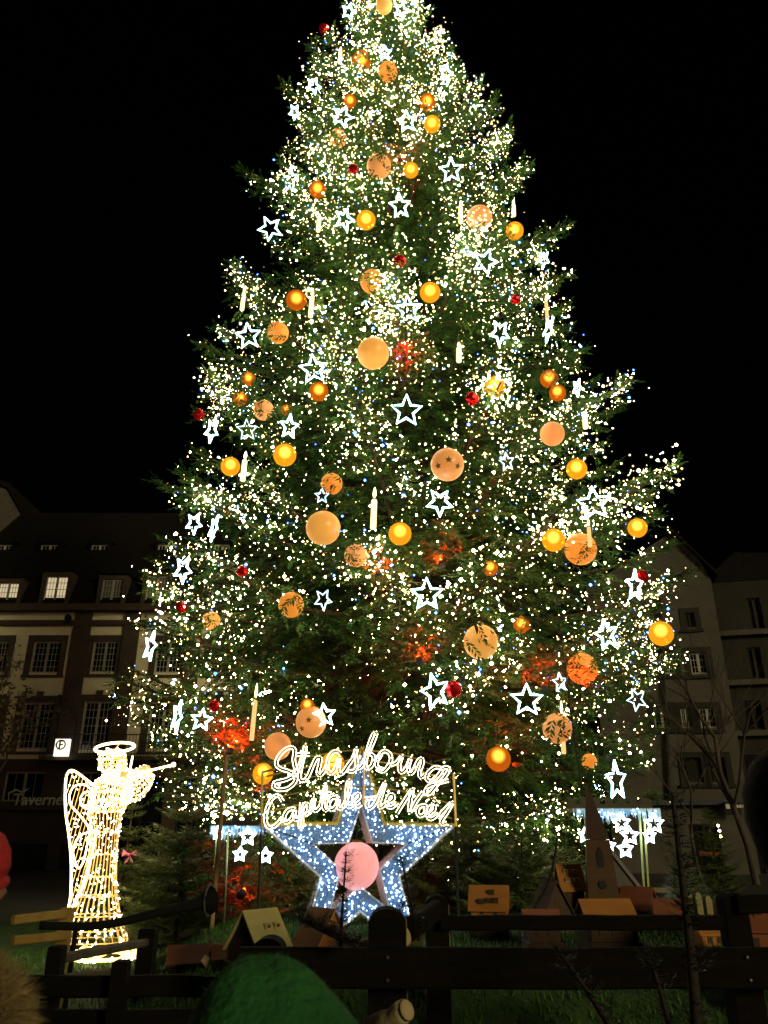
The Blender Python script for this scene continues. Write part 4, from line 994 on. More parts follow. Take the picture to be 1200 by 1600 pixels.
# balcony with an iron rail, and the little lit box sign
bx0 = FL.loc(74, 1184)[0]; bx1 = FL.loc(412, 1184)[0]; zf = FL.loc(100, 1184)[1]; zt = FL.loc(100, 1147, 1.0)[1]
bal = MB().span(bx0, bx1, -1.05, -.02, zf - .20, zf).build('balcony', SANDST, lb_)
ra = MB(); ra.span(bx0, bx1, -1.03, -.98, zt - .05, zt); ra.span(bx0, bx1, -1.02, -.99, zf + .08, zf + .11)
k = 0; x = bx0
while x <= bx1: ra.span(x - .012, x + .012, -1.017, -.993, zf, zt - .05); x += .16; k += 1
ra.span(bx0, bx0 + .03, -1.0, -.02, zt - .05, zt)
for q in range(5): ra.span(bx0 + .005, bx0 + .025, -.85 + q * .17, -.83 + q * .17, zf, zt - .05)
ra.build('railing', IRON, bal)
sx0, sz1 = FL.loc(89, 1155, 1.2); sx1, sz0 = FL.loc(107, 1182, 1.2)
bsg = thing('box_sign', 'small white lit box sign with a letter in a ring on the balcony rail', 'sign', (FL.o.x + (sx0 + sx1) / 2, YL - 1.25, sz0))
hw = (sx1 - sx0) / 2; hh_ = sz1 - sz0
MB().span(-hw, hw, -.10, .10, 0, hh_).build('light_box', emat('box sign face', (1.0, 0.90, 0.70), 1.5), bsg)
rc = [(hw * .62 * math.cos(a) - .05, -.125, hh_ * .66 + hw * .62 * math.sin(a)) for a in np.linspace(0, 6.283, 20, endpoint=False)]
INK = mat('black sign print', (0.02, 0.015, 0.015), .6); INKR = mat('dark red sign print', (0.20, 0.02, 0.02), .6)
MB().tube(rc, .035, 5, True).build('ring_mark', INK, bsg)
le = MB(); le.span(-.15, -.07, -.118, -.104, hh_ * .66 - .22, hh_ * .66 + .22); le.span(-.07, .10, -.118, -.104, hh_ * .66 + .15, hh_ * .66 + .22); le.span(-.07, .05, -.118, -.104, hh_ * .66 - .03, hh_ * .66 + .04); le.build('letter_mark', INK, bsg)
MB().span(-hw * .9, -hw * .74, -.116, -.104, hh_ * .58, hh_ * .76).build('red_mark', INKR, bsg)
# pale gable of the next house behind
gp = [at(-60, 830, 50), at(-60, 740, 50), at(14, 762, 50), at(38, 800, 50), at(-2, 826, 50)]
gb = thing('gable_house', 'pale gable end rising behind the mansard roof at far left', 'building', (at(-30, 800, 50).x, 50, 0))
MB().prism([(p.x - gb.location.x, p.z) for p in gp][::-1] if False else [(-7, 0), (at(40, 812, 50).x - gb.location.x, 0), (at(36, 806, 50).x - gb.location.x, at(36, 806, 50).z), (at(14, 764, 50).x - gb.location.x, at(14, 764, 50).z), (-7, at(-60, 735, 50).z + 2)], .02, 8).build('wall', GREYW, gb)
MB().prism([(at(38, 806, 50).x - gb.location.x, at(38, 806, 50).z), (at(16, 762, 50).x - gb.location.x, at(16, 762, 50).z + .25), (-7, at(-60, 735, 50).z + 2.3), (-7, at(-60, 735, 50).z + 2.02), (at(14, 764, 50).x - gb.location.x, at(14, 764, 50).z + .003)], -.2, 8.2).build('roof', SLATE, gb)

# right hand building
FRt = Facade(at(1045, 1300, 38), -14); FRt.o.z = 0
rb = thing('grey_house', 'dim grey rendered house with white sash windows beside the tree at right', 'building', FRt.o, (0, 0, FRt.a))
xa = FRt.loc(940, 1150)[0]; xb = FRt.loc(1152, 1150)[0]; zt = FRt.loc(1100, 905)[1]; zs_ = FRt.loc(1100, 1262)[1]
HR = [hole(FRt, *q) for q in ((1076, 1108, 1020, 1052), (1062, 1085, 1106, 1137), (1091, 1122, 1106, 1137), (1020, 1050, 1106, 1137), (1030, 1056, 1020, 1052), (1068, 1100, 1184, 1222), (1107, 1138, 1184, 1222), (1070, 1088, 958, 980))]
wall_holes(xa, xb, zs_, zt, HR).build('wall', GREYW, rb)
for i, h in enumerate(HR): window(rb, h, 0, None, 2, 3 if i < 5 else 1, stone=GREYD, sw=.25, sub=2 if i < 5 else 1, pm=WPAINT if i < 5 else GREYD)
for h in (HR[5], HR[6]):                         # shutters' slats
    s_ = MB(); n_ = 9
    for k in range(n_): zz = h[2] + .12 + (h[3] - h[2] - .2) * k / n_; s_.box(((h[0] + h[1]) / 2, .09, zz), (h[1] - h[0] - .16, .03, .09), (R(25), 0, 0))
    s_.build('roller_blind', GREYD, rb)
MB().span(xa, xb + .1, -.45, -.01, FRt.loc(1100, 1258)[1], FRt.loc(1100, 1250)[1]).build('awning_box', mat('grey metal trim', (.12, .13, .15), .35, .6), rb)
GS = [hole(FRt, 1075, 1142, 1288, 1420)]
wall_holes(xa, xb, 0, zs_ - .003, GS, y=-.03).build('shop_front', GREYW, rb); window(rb, GS[0], -.03, GLASSD, 2, 2, pm=IRON, sub=1)
h = hole(FRt, 1092, 1128, 1330, 1338); MB().span(h[0], h[1], .02, .06, h[2], h[3]).build('red_band', mat('dull red band', (.30, .07, .04), .6), rb)
h = hole(FRt, 1096, 1126, 1370, 1376); MB().span(h[0], h[1], .02, .06, h[2], h[3]).build('pale_band', mat('pale band', (.28, .27, .25), .6), rb)
h = hole(FRt, 1128, 1156, 1254, 1274); MB().span(h[0], h[1], -.6, -.45, h[2], h[3]).build('hanging_sign', IRON, rb)
MB().span(h[0] + .05, h[0] + .22, -.62, -.602, h[3] - .28, h[3] - .08).build('sign_mark', LETM, rb)
for k in range(5): MB().span(h[0] + .28 + k * .11, h[0] + .36 + k * .11, -.62, -.602, h[3] - .24, h[3] - .12).build('sign_mark', LETM, rb)
zrd = FRt.loc(1070, 828)[1]; xr = FRt.loc(1052, 830)[0]
MB().prism([(xa, zt + .003), (xb, zt + .003), (xb - .5, zt + 1.3), (xr + .6, zrd - .8), (xr, zrd), (xr - 2.5, zrd - 1.5)], .0, 9).build('gable', GREYW, rb)
MB().add([(xr - .2, -.3, zrd + .2), (xb + .3, -.3, zt + .3), (xb + .3, 9, zt + .3), (xr - .2, 9, zrd + .2), (xr - .2, -.3, zrd), (xb + .3, -.3, zt + .1), (xb + .3, 9, zt + .1), (xr - .2, 9, zrd)], [(0, 1, 2, 3), (7, 6, 5, 4), (0, 4, 5, 1), (1, 5, 6, 2), (2, 6, 7, 3), (3, 7, 4, 0)]).build('roof', SLATE, rb)
MB().tube([(FRt.loc(1042, 1000)[0], -.12, zt), (FRt.loc(1044, 1240)[0], -.12, zs_)], .07, 7).build('downpipe', GREYD, rb)
FR2 = Facade(at(1152, 1300, 38.4), -14); FR2.o.z = 0
r2 = thing('dark_house', 'darker house with wide recessed windows at the right edge', 'building', FR2.o, (0, 0, FR2.a))
xa = 0.05; xb = FR2.loc(1330, 1150)[0]; zt = FR2.loc(1170, 908)[1]
HQ = [hole(FR2, *q) for q in ((1166, 1196, 935, 982), (1206, 1250, 935, 982), (1166, 1196, 1012, 1060), (1206, 1250, 1012, 1060), (1160, 1196, 1095, 1140), (1206, 1250, 1095, 1140), (1160, 1240, 1180, 1222), (1160, 1240, 1290, 1420))]
wall_holes(xa, xb, 0, zt, HQ).build('wall', GREYD, r2)
for h in HQ: window(r2, h, 0, GLASSD, 2, 2, pm=GREYD, sub=1)
for yy in (992, 1070, 1150): zz = FR2.loc(1200, yy)[1]; MB().span(xa, xb, -.35, -.01, zz, zz + .25).build('balcony_band', GREYW, r2)
MB().prism([(xa, zt + .003), (xb, zt + .003), (xb, zt + 1.2), (xa + 2.0, zt + 1.6)], 0, 9).build('roof', SLATE, r2)
FR3 = Facade(at(700, 1300, 46), 0)
r3 = thing('far_house', 'unlit house front closing the square behind the great tree', 'building', (FR3.o.x, 46, 0)); FR3.o.z = 0
xa = FR3.loc(440, 1200)[0]; xb = FR3.loc(1010, 1200)[0]; zt = FR3.loc(800, 1010)[1]
HQ = [hole(FR3, px_, px_ + 34, y_, y_ + 52) for px_ in range(470, 980, 62) for y_ in (1060, 1150, 1240)]
wall_holes(xa, xb, 0, zt, HQ).build('wall', GREYD, r3)
for h in HQ: window(r3, h, 0, GLASSD, 2, 3, pm=WPAINT, sub=2)
MB().prism([(xa - .3, zt + .003), (xb + .3, zt + .003), (xb - 2, zt + 4.5), (xa + 2, zt + 4.5)], -.4, 9).build('roof', SLATE, r3)

# ------------------------------------------------------------------ bare trees
def bare_tree(base, h, label, seed, spread=.55, leaves=0, m=GREYBARK, r0=.14, lean=(0, 0), levels=4):
    g = random.Random(seed); t = thing('bare_tree' if not leaves else 'leafy_tree', label, 'tree', base); w = MB(); tips = []
    def grow(p, d, L, r, lv):
        n_ = 4; P = [p]; q = p
        for i in range(n_):
            d = (d + Vector((g.gauss(0, .13), g.gauss(0, .13), .04))).normalized(); q = q + d * (L / n_); P.append(q)
        w.tube(P, [r * (1 - .45 * i / n_) for i in range(n_ + 1)], 5 if lv < 3 else 4, caps=False)
        if lv >= 2: tips.extend(P[2:])
        if lv < levels:
            for k in range(3 if lv else 5):
                a = g.uniform(0, 6.28); s_ = P[g.randint(2, n_)]
                dd = (d + Vector((math.cos(a), math.sin(a), g.uniform(-.1, .4))) * spread * g.uniform(.7, 1.4)).normalized()
                grow(s_, dd, L * g.uniform(.55, .8), r * .5, lv + 1)
    grow(Vector((0, 0, 0)), Vector((lean[0], lean[1], 1)).normalized(), h * .42, r0, 0)
    w.build('trunk', m, t, True)
    if leaves:
        b = MB()
        for q in range(leaves):
            p = g.choice(tips) + Vector((g.gauss(0, .12), g.gauss(0, .12), g.gauss(0, .1))); s_ = g.uniform(.06, .12)
            a = Vector((g.gauss(0, 1), g.gauss(0, 1), g.gauss(0, .6))).normalized(); c = a.cross(Vector((g.gauss(0, 1), g.gauss(0, 1), g.gauss(0, 1)))).normalized()
            b.add([p - a * s_, p + c * s_ * .6, p + a * s_, p - c * s_ * .6], [(0, 1, 2, 3)])
        tag(b.build('leaves', mat('dull autumn leaves', (.05, .045, .018), .7, island=.4), t), kind='stuff')
p = at(1168, 1300, 30); bare_tree((p.x, 30, 0), 12.5, 'bare winter tree spreading thin branches before the grey house', 3, .62)
p = at(1085, 1300, 31); bare_tree((p.x, 31, 0), 7.5, 'small bare tree with spreading twigs before the shuttered windows', 9, .8, r0=.08)
p = at(-70, 1300, 26); bare_tree((p.x, 26, 0), 7.6, 'tree still holding dull leaves at the left edge', 4, .55, 900, BARK)

# ------------------------------------------------------------------ fences
FW = mat('dark shaded timber', (0.009, 0.0075, 0.0055), .95, spec=.06, noise=(3, (.005, .0042, .003), (1, 1, 8)), bump=(18, .4))  # brown timber darkened further; its backlit shade is put into the colour
FWL = mat('pale raw timber and lit post sides', (0.28, 0.21, 0.11), .8, noise=(4, (.20, .14, .07), (1, 6, 1)), bump=(18, .4))
FWG = mat('weathered grey timber', (0.07, 0.06, 0.035), .8, noise=(4, (.04, .033, .02), (1, 6, 1)), bump=(18, .4))
def plank(parent, p0, p1, h, d, nm='rail', m=FW, org=None):
    p0, p1 = Vector(p0) - org, Vector(p1) - org; v = p1 - p0; L = v.length; ang_ = math.atan2(v.y, v.x); el = math.asin(v.z / L)
    b = MB(); n_ = 8; hs, ds = h / 2, d / 2; g = random.Random(int(L * 1000))
    for i in range(n_):                          # a slightly uneven sawn board with chamfered edges
        pass
    secs = []
    for i in range(n_ + 1):
        x = L * i / n_; j = g.uniform(-.004, .004); c_ = .012
        secs.append([(x, -ds, -hs + c_ + j), (x, -ds, hs - c_ + j), (x, -ds + c_, hs + j), (x, ds - c_, hs + j), (x, ds, hs - c_ + j), (x, ds, -hs + c_ + j), (x, ds - c_, -hs + j), (x, -ds + c_, -hs + j)])
    vs = [q for s_ in secs for q in s_]; fs = [tuple(range(8)), tuple(n_ * 8 + k for k in range(7, -1, -1))]
    for i in range(n_):
        for k in range(8): fs.append((i * 8 + k, (i + 1) * 8 + k, (i + 1) * 8 + (k + 1) % 8, i * 8 + (k + 1) % 8))
    return b.add(vs, fs).build(nm, m, parent, loc=p0, rot=(0, -el, ang_))
def post(parent, p, top, w, org, round_=True, m=FW, nm='post', face=None):
    b = MB(); x, y = p[0] - org.x, p[1] - org.y; z0 = -org.z - .1; zt = top - org.z
    n_ = 12; hw = w / 2
    if round_:
        poly = [(x - hw, z0), (x + hw, z0), (x + hw, zt - hw * .8)] + [(x + hw * math.cos(a), zt - hw * .8 + hw * .8 * math.sin(a)) for a in np.linspace(.2, math.pi - .2, n_)] + [(x - hw, zt - hw * .8)]
    else: poly = [(x - hw, z0), (x + hw, z0), (x + hw, zt - .01), (x + hw - .01, zt), (x - hw + .01, zt), (x - hw, zt - .01)]
    b.prism(poly, y - hw, y + hw); o = b.build(nm, m, parent)
    if face: MB().span(x + hw, x + hw + .004, y - hw + .006, y + hw - .006, zt - w * face[0], zt - .06).build('lit_side', FWL, o)  # pale strip paints the light falling on the post's right side
    return o
# nearest fence, one broad board across the lower right
def fz(px, py, Y): return at(px, py, Y)
org = Vector((0.9, 4.5, 0)); f1 = thing('plank_fence', 'nearest dark fence with one broad board crossing the lower right', 'fence', org)
p0, p1 = fz(372, 1512, 4.5), fz(1235, 1512, 4.5); zc = (fz(700, 1480, 4.5).z + fz(700, 1545, 4.5).z) / 2; hb = fz(700, 1480, 4.5).z - fz(700, 1545, 4.5).z
plank(f1, (p0.x, 4.5, zc), (p1.x, 4.5, zc), hb, .06, 'broad_board', FW, org)
for px, ptop, w_ in ((605, 1420, .20), (418, 1466, .17), (1163, 1500, .15)): q = fz(px, ptop, 4.62); post(f1, (q.x, 4.62 + w_ / 2), q.z, w_, org, face=(3.5,) if px == 605 else None)
q0, q1 = fz(372, 1645, 4.5), fz(1235, 1645, 4.5); plank(f1, (q0.x, 4.5, q0.z), (q1.x, 4.5, q0.z), .13, .05, 'lower_board', FW, org)
org = Vector((2.0, 5.7, 0)); f2 = thing('rail_fence', 'dark rail fence just behind the broad board, rounded posts at both ends', 'fence', org)
zt_, zb_ = fz(900, 1430, 5.7).z, fz(900, 1453, 5.7).z
a, c = fz(688, 1441, 5.7), fz(1128, 1441, 5.7); plank(f2, (a.x, 5.7, (zt_ + zb_) / 2), (c.x, 5.7, (zt_ + zb_) / 2), zt_ - zb_, .09, 'top_rail', FW, org)
a, c = fz(640, 1452, 4.9), fz(682, 1422, 5.65); plank(f2, (a.x, 4.9, a.z), (c.x, 5.65, c.z), .12, .06, 'return_rail', FW, org)
for px, pt in ((682, 1398), (1143, 1394)): q = fz(px, pt, 5.75); post(f2, (q.x, 5.78), q.z, .15, org, face=(2.6,) if px == 682 else None)
a, c = fz(1150, 1412, 5.7), fz(1290, 1412, 5.7); plank(f2, (a.x, 5.7, a.z), (c.x, 5.7, c.z), .11, .07, 'top_rail', FW, org)
q = fz(1300, 1394, 5.75); post(f2, (q.x, 5.78), q.z, .15, org)
BOLT = mat('galvanised bolts', (.10, .10, .10), .4, .8)
for par, xs_, y_, z_, o_ in ((f1, (fz(605, 1500, 4.5).x, fz(1163, 1500, 4.5).x, fz(418, 1500, 4.5).x), 4.466, zc, Vector((0.9, 4.5, 0))),):
    for x_ in xs_:
        for dz in (-.05, .05): MB().lathe([(1e-4, .010), (.007, .009), (.011, .004), (.012, 0)], 8, rot=(R(90), 0, 0), c=(x_ - o_.x, y_ - o_.y, z_ + dz)).build('bolt', BOLT, par)
# left fences
org = Vector((-1.5, 5.0, 0)); f3 = thing('post_fence', 'dark two rail fence with square posts at lower left', 'fence', org)
a, c = fz(22, 1541, 5.0), fz(372, 1540, 5.0); plank(f3, (a.x, 5.0, a.z), (c.x, 5.0, a.z), .105, .06, 'top_rail', FW, org)
a, c = fz(-20, 1594, 5.0), fz(372, 1594, 5.0); plank(f3, (a.x, 5.0, a.z), (c.x, 5.0, a.z), .105, .06, 'lower_rail', FW, org)
for px, pt, Y in ((191, 1500, 4.93), (86, 1479, 5.13)): q = fz(px, pt, Y); post(f3, (q.x, Y + .045 if Y > 5 else Y), q.z, .085, org, False)
org = Vector((-1.9, 6.6, 0)); f4 = thing('handrail_fence', 'weathered slanting fence rails meeting a tall dark post below the angel', 'fence', org)
q = fz(233, 1450, 6.6); post(f4, (q.x, 6.6), q.z, .12, org, False)
a, c = fz(88, 1499, 5.2), fz(228, 1472, 6.55); plank(f4, (a.x, 5.2, a.z), (c.x, 6.55, c.z), .055, .05, 'slanting_rail', FWG, org)
a, c = fz(70, 1532, 6.2), fz(180, 1518, 6.9); plank(f4, (a.x, 6.2, a.z), (c.x, 6.9, c.z), .05, .05, 'lower_slanting_rail', FWG, org)
org = Vector((at(70, 1440, 9.0).x, 9.0, 0)); f5 = thing('yellow_lit_fence', 'yellow lit wooden rail fence left of the angel', 'fence', org)
YW = mat('yellow lit pine', (0.26, 0.17, 0.035), .8, noise=(4, (.18, .11, .025), (1, 6, 1)))  # yellow light on the rails is put into the wood colour
for y0_, y1_ in ((1437, 1428), (1470, 1462)): a, c = fz(20, y0_, 8.8), fz(104, y1_, 9.4); plank(f5, (a.x, 8.8, a.z), (c.x, 9.4, c.z), .085, .05, 'rail', YW, org)
q = fz(106, 1418, 9.45); post(f5, (q.x, 9.45), q.z, .12, org, False, YW)
q = fz(-30, 1428, 8.6); post(f5, (q.x, 8.6), q.z, .12, org, False, YW)
org = Vector((at(1040, 1400, 10.2).x, 10.2, 0)); f6 = thing('picket_fence', 'pale picket fence behind the model houses at right', 'fence', org)
for y0_ in (1391, 1414): a, c = fz(984, y0_, 10.2), fz(1088, y0_, 10.2); plank(f6, (a.x, 10.2, a.z), (c.x, 10.2, c.z), .055, .04, 'rail', FWL, org)
PK = mat('mossy pale pickets', (.26, .23, .11), .8, noise=(4, (.16, .15, .07), (1, 1, 4)))
for k in range(6):
    Y = 9.6 - k * .42; px = 1082 + k * 11; q = fz(px, 1389 + k * 5.2, Y); z0 = float(lawn_h(q.x, Y)) - .05
    b = MB(); b.prism([(-.055, z0), (.055, z0), (.055, q.z - .05), (.02, q.z), (-.035, q.z), (-.055, q.z - .04)], -.02, .02); b.build('picket', PK, f6, loc=(q.x - org.x, Y - org.y, 0), rot=(0, R(3 * k - 6), R(35)))
# birch logs laid through the fence
BIRCH = mat('birch bark', (0.40, 0.33, 0.18), .8, noise=(6, (.22, .17, .09), (1, 1, 3)), bump=(22, .5)); CUT = mat('sawn log end', (.36, .28, .15), .8)
def log(a, c, r, lab):
    a, c = Vector(a), Vector(c); t = thing('birch_log', lab, 'log', a, group='birch logs by the fence'); v = c - a
    P = [v * f + Vector((0, .006 * math.sin(f * 9), .006 * math.sin(f * 7))) for f in np.linspace(0, 1, 9)]
    MB().tube(P, [r * (1 + .05 * math.sin(i * 2.1)) for i in range(8)] + [r * .93], 16).build('bark', BIRCH, t, True)
    vn = v.normalized()
    MB().tube([v + vn * .002, v + vn * .012, v + vn * .022], [r * .93, r * .84, r * .5], 16).build('sawn_end', CUT, t, True)
log(at(545, 1495, 4.95), at(632, 1463, 4.75), .055, 'birch log with a cut end lying just above the broad board')
log(at(575, 1612, 4.15), at(634, 1579, 4.0), .048, 'birch log with a cut end sticking up at the bottom edge')
log(at(470, 1530, 4.8), at(548, 1524, 4.62), .042, 'birch log showing under the broad board by the green hat')
# dark trumpet shaped handrail in front of the angel
t = thing('alphorn', 'long dark horn with a flared end slanting before the angel', 'horn', at(140, 1452, 7.4)); O_ = Vector(t.location)
hp = [at(62, 1446, 7.0), at(140, 1447, 7.2), at(190, 1440, 7.4), at(255, 1424, 7.6), at(295, 1415, 7.75), at(318, 1408, 7.85), at(327, 1406, 7.9)]
HORN = mat('dark painted wood', (0.007, 0.007, 0.0065), .9, spec=.08)
MB().tube([p - O_ for p in crv(hp, 5)], list(np.interp(np.linspace(0, 1, 31), [0, .5, .78, .9, 1], [.030, .036, .052, .095, .125])), 14).build('tube', HORN, t, True)
MB().tube([Vector((hp[-1].x - O_.x + math.cos(a) * .02, hp[-1].y - O_.y + math.cos(a) * .125, hp[-1].z - O_.z + math.sin(a) * .125)) for a in np.linspace(0, 6.283, 18, endpoint=False)], .012, 5, True).build('bell_rim', mat('horn rim', (.05, .045, .035), .7), t)
for px, Y in ((120, 7.15), (280, 7.7)): q = at(px, 1440, Y); MB().tube([Vector((q.x, q.y, q.z - .04)) - O_, Vector((q.x, q.y, -.02)) - O_], .02, 5).build('prop', HORN, t)

# ------------------------------------------------------------------ model village
ORW = mat('warm plywood', (0.40, 0.17, 0.035), .7, noise=(2, (.30, .12, .025), (1, 1, 6)))
REDW = mat('reddish plywood', (0.26, 0.085, 0.035), .7, noise=(2, (.20, .06, .025), (1, 1, 6)))
PALW = mat('pale plywood', (0.40, 0.36, 0.15), .7, noise=(2, (.32, .28, .11), (1, 1, 6)))
PNKW = mat('rosy plywood', (0.46, 0.26, 0.16), .7, noise=(2, (.38, .20, .12), (1, 1, 6)))
DKW = mat('dark brown plywood', (0.055, 0.032, 0.018), .8)  # even dark brown for plinths, walls, windows and dormer openings
def house(px, pyb, Y, w, d, hw, hr, yaw, roofm, wallm, lab, dorm=((-.2, .45), (.2, .45)), wins=2, gablew=True, dm=None):
    p = at(px, pyb, Y); zl = float(lawn_h(p.x, Y)); base = Vector((p.x, Y, zl - .02))
    up = max(0.0, p.z - base.z)
    t = thing('model_house', lab, 'model house', base, (0, 0, R(yaw)), 'wooden model houses on the mound')
    z0, z1 = up, up + hw
    if up > .02: MB().span(-w / 2 - .02, w / 2 + .02, -d / 2 - .02, d / 2 + .02, 0, up - .002).build('plinth', DKW, t)
    # ridge runs along x; gables at both ends
    MB().add([(-w / 2, -d / 2, z0), (w / 2, -d / 2, z0), (w / 2, d / 2, z0), (-w / 2, d / 2, z0), (-w / 2, -d / 2, z1), (w / 2, -d / 2, z1), (w / 2, d / 2, z1), (-w / 2, d / 2, z1), (-w / 2, 0, z1 + hr), (w / 2, 0, z1 + hr)],
             [(0, 1, 5, 4), (1, 2, 6, 9, 5), (2, 3, 7, 6), (3, 0, 4, 8, 7), (0, 3, 2, 1)]).build('wall', wallm, t)
    ov = .03; sl = hr / (d / 2); th = .014
    rf = MB()
    for sg in (-1, 1):
        e = (d / 2 + ov); rf.add([(-w / 2 - ov, 0, z1 + hr + .004), (w / 2 + ov, 0, z1 + hr + .004), (w / 2 + ov, sg * e, z1 - ov * sl + .004), (-w / 2 - ov, sg * e, z1 - ov * sl + .004),
                                  (-w / 2 - ov, 0, z1 + hr + th + .006), (w / 2 + ov, 0, z1 + hr + th + .006), (w / 2 + ov, sg * e, z1 - ov * sl + th + .004), (-w / 2 - ov, sg * e, z1 - ov * sl + th + .004)],
                                 [(0, 1, 2, 3), (7, 6, 5, 4), (2, 6, 7, 3), (0, 3, 7, 4), (1, 5, 6, 2)])
    r_ = rf.build('roof', roofm, t)
    for u, f in dorm:
        yy = -d / 2 * f; zz = z1 + hr * (1 - f) + th; s_ = .032 * (w / .4) ** .5
        MB().add([(u * w - s_, yy - s_ * 1.1, zz - s_ * .9), (u * w + s_, yy - s_ * 1.1, zz - s_ * .9), (u * w + s_, yy + s_, zz + s_ * .8), (u * w - s_, yy + s_, zz + s_ * .8), (u * w - s_, yy - s_ * 1.1, zz + s_ * .55), (u * w + s_, yy - s_ * 1.1, zz + s_ * .55)],
                 [(0, 1, 5, 4), (4, 5, 2, 3), (1, 2, 5), (0, 4, 3)]).build('dormer', dm or roofm, r_)
        MB().span(u * w - s_ * .55, u * w + s_ * .55, yy - s_ * 1.1 - .004, yy - s_ * 1.1 - .001, zz - s_ * .3, zz + s_ * .4).build('dormer_opening', DKW, r_)
    for k in range(wins):
        u = (k + .5) / wins - .5; s_ = min(.03, hw * .18)
        MB().span(u * w * .8 - s_, u * w * .8 + s_, -d / 2 - .005, -d / 2 - .001, z0 + hw * .4, z0 + hw * .4 + s_ * 2.2).build('window', DKW, t)
    if gablew:
        for sg in (-1, 1): MB().span(sg * (w / 2 + .001), sg * (w / 2 + .005), -.025, .025, z1 + hr * .25, z1 + hr * .25 + .06).build('gable_window', DKW, t)
    return t
house(402, 1500, 6.2, .28, .30, .10, .20, 52, PALW, DKW, 'model house with pale yellowish steep roof and two open dormers', ((-.02, .5), (.30, .5)))
house(502, 1498, 6.6, .26, .30, .10, .22, -48, PNKW, ORW, 'model house with rosy steep roof and a lit orange gable', ())
house(350, 1522, 6.5, .16, .16, .10, .06, 20, ORW, ORW, 'small orange model house with one pale dormer at lower left', ((.2, .4),), 1, dm=PALW)
house(302, 1538, 7.0, .38, .28, .08, .09, 12, REDW, DKW, 'low dark red model house behind the left fence', ())
house(620, 1478, 7.4, .30, .30, .08, .12, 30, DKW, DKW, 'dark model house before the foot of the big star', ())
house(766, 1433, 8.4, .33, .30, .09, .17, -12, ORW, ORW, 'bright orange model house with four dormers right of the star', ((-.22, .75), (0, .7), (.2, .7), (.08, .3)), 2, dm=DKW)
house(893, 1418, 9.2, .22, .26, .20, .20, 4, ORW, DKW, 'tall model house with four pale dormers beside the church', ((-.22, .3), (.22, .3), (-.22, .72), (.22, .72)), 2, dm=PALW)
house(862, 1436, 8.6, .20, .34, .06, .27, -62, DKW, DKW, 'dark model house showing only its pointed gable beside the church', ())
house(847, 1470, 7.4, .26, .26, .12, .10, 2, REDW, DKW, 'dark red model house half hidden by the top rail', ())
house(950, 1468, 7.4, .40, .34, .13, .16, 6, ORW, DKW, 'wide orange roofed model house in front of the church', ((-.1, .92), (.1, .92), (.3, .92)), 3, dm=PALW)
house(1000, 1430, 9.0, .28, .30, .08, .17, -35, REDW, DKW, 'little red brown model house right behind the church', ())
house(1050, 1436, 8.6, .26, .24, .06, .10, -20, REDW, ORW, 'small red model house under the fir seedling', (), 1)
house(1108, 1482, 7.6, .22, .24, .12, .08, 8, ORW, ORW, 'small ochre model house seen under the top rail', (), 2)
house(1196, 1495, 6.6, .50, .40, .20, .17, -10, REDW, REDW, 'large red brown model house behind the right fence post', ((-.3, .5), (-.05, .5)), 2)
pw = thing('lit_gable_panel', 'small pale folded card standing in for a lit gable corner by the little orange house', 'panel', at(320, 1508, 6.4)); MB().add([(-.03, 0, .03), (.0, -.02, .07), (.045, 0, .045), (.012, .02, -.03), (0, .02, .03)], [(0, 3, 2, 1), (0, 1, 4), (1, 2, 4), (2, 3, 4), (3, 0, 4)]).build('panel', mat('pale card', (.6, .5, .32), .8), pw)  # pale panel stands in for a house's gable corner where light falls
# church
YC = 9.0; cb = at(945, 1436, YC); ch = thing('model_church', 'tall brown model church with pointed spire and grey nave roof', 'model church', (cb.x, YC, float(lawn_h(cb.x, YC)) - .02), (0, 0, R(-8)))
CH = mat('brown plywood tower', (0.10, 0.055, 0.028), .8, noise=(2, (.07, .038, .02), (1, 1, 6))); SP = mat('dark spire board', (.060, .034, .024), .75)
cz = ch.location.z; zt1 = at(930, 1312, YC).z - cz; zt2 = at(915, 1221, YC).z - cz; hw = .115
MB().box((0, 0, zt1 / 2), (.36, .30, zt1), taper=.66).build('tower', CH, ch)
x_ = -.06
MB().add([(-.12, -.11, zt1 + .002), (.12, -.11, zt1 + .002), (.12, .11, zt1 + .002), (-.12, .11, zt1 + .002), (x_, 0, zt2)], [(0, 1, 4), (1, 2, 4), (2, 3, 4), (3, 0, 4), (3, 2, 1, 0)]).build('spire', SP, ch)
yf = lambda z: -.15 * (1 - .34 * z / zt1) - .005
z = zt1 * .80; MB().prism([(-.035, z - .09), (.035, z - .09), (.035, z + .05), (.0, z + .11), (-.035, z + .05)], yf(z), yf(z) + .012).build('belfry_opening', HOUS, ch)
z = zt1 * .52; MB().lathe([(1e-4, 0), (.042, 0), (.042, .012), (1e-4, .012)], 12, rot=(R(90), 0, 0), c=(0, yf(z) + .006, z)).build('round_window', HOUS, ch)
nz1, nz0 = at(950, 1322, YC).z - cz, at(985, 1392, YC).z - cz
NR = mat('grey nave roof', (.22, .21, .23), .7)
MB().prism([(.10, 0), (.42, 0), (.42, nz0), (.12, nz1), (.10, nz1)], .16, .60).build('nave', mat('grey nave boards', (.12, .11, .10), .8), ch)
MB().add([(.11, .14, nz1 + .04), (.46, .14, nz0 - .01), (.46, .64, nz0 - .01), (.11, .64, nz1 + .04), (.09, .14, nz1 + .01), (.44, .14, nz0 - .04), (.44, .64, nz0 - .04), (.09, .64, nz1 + .01)], [(0, 1, 2, 3), (7, 6, 5, 4), (0, 4, 5, 1), (1, 5, 6, 2), (2, 6, 7, 3)]).build('nave_roof', NR, ch)
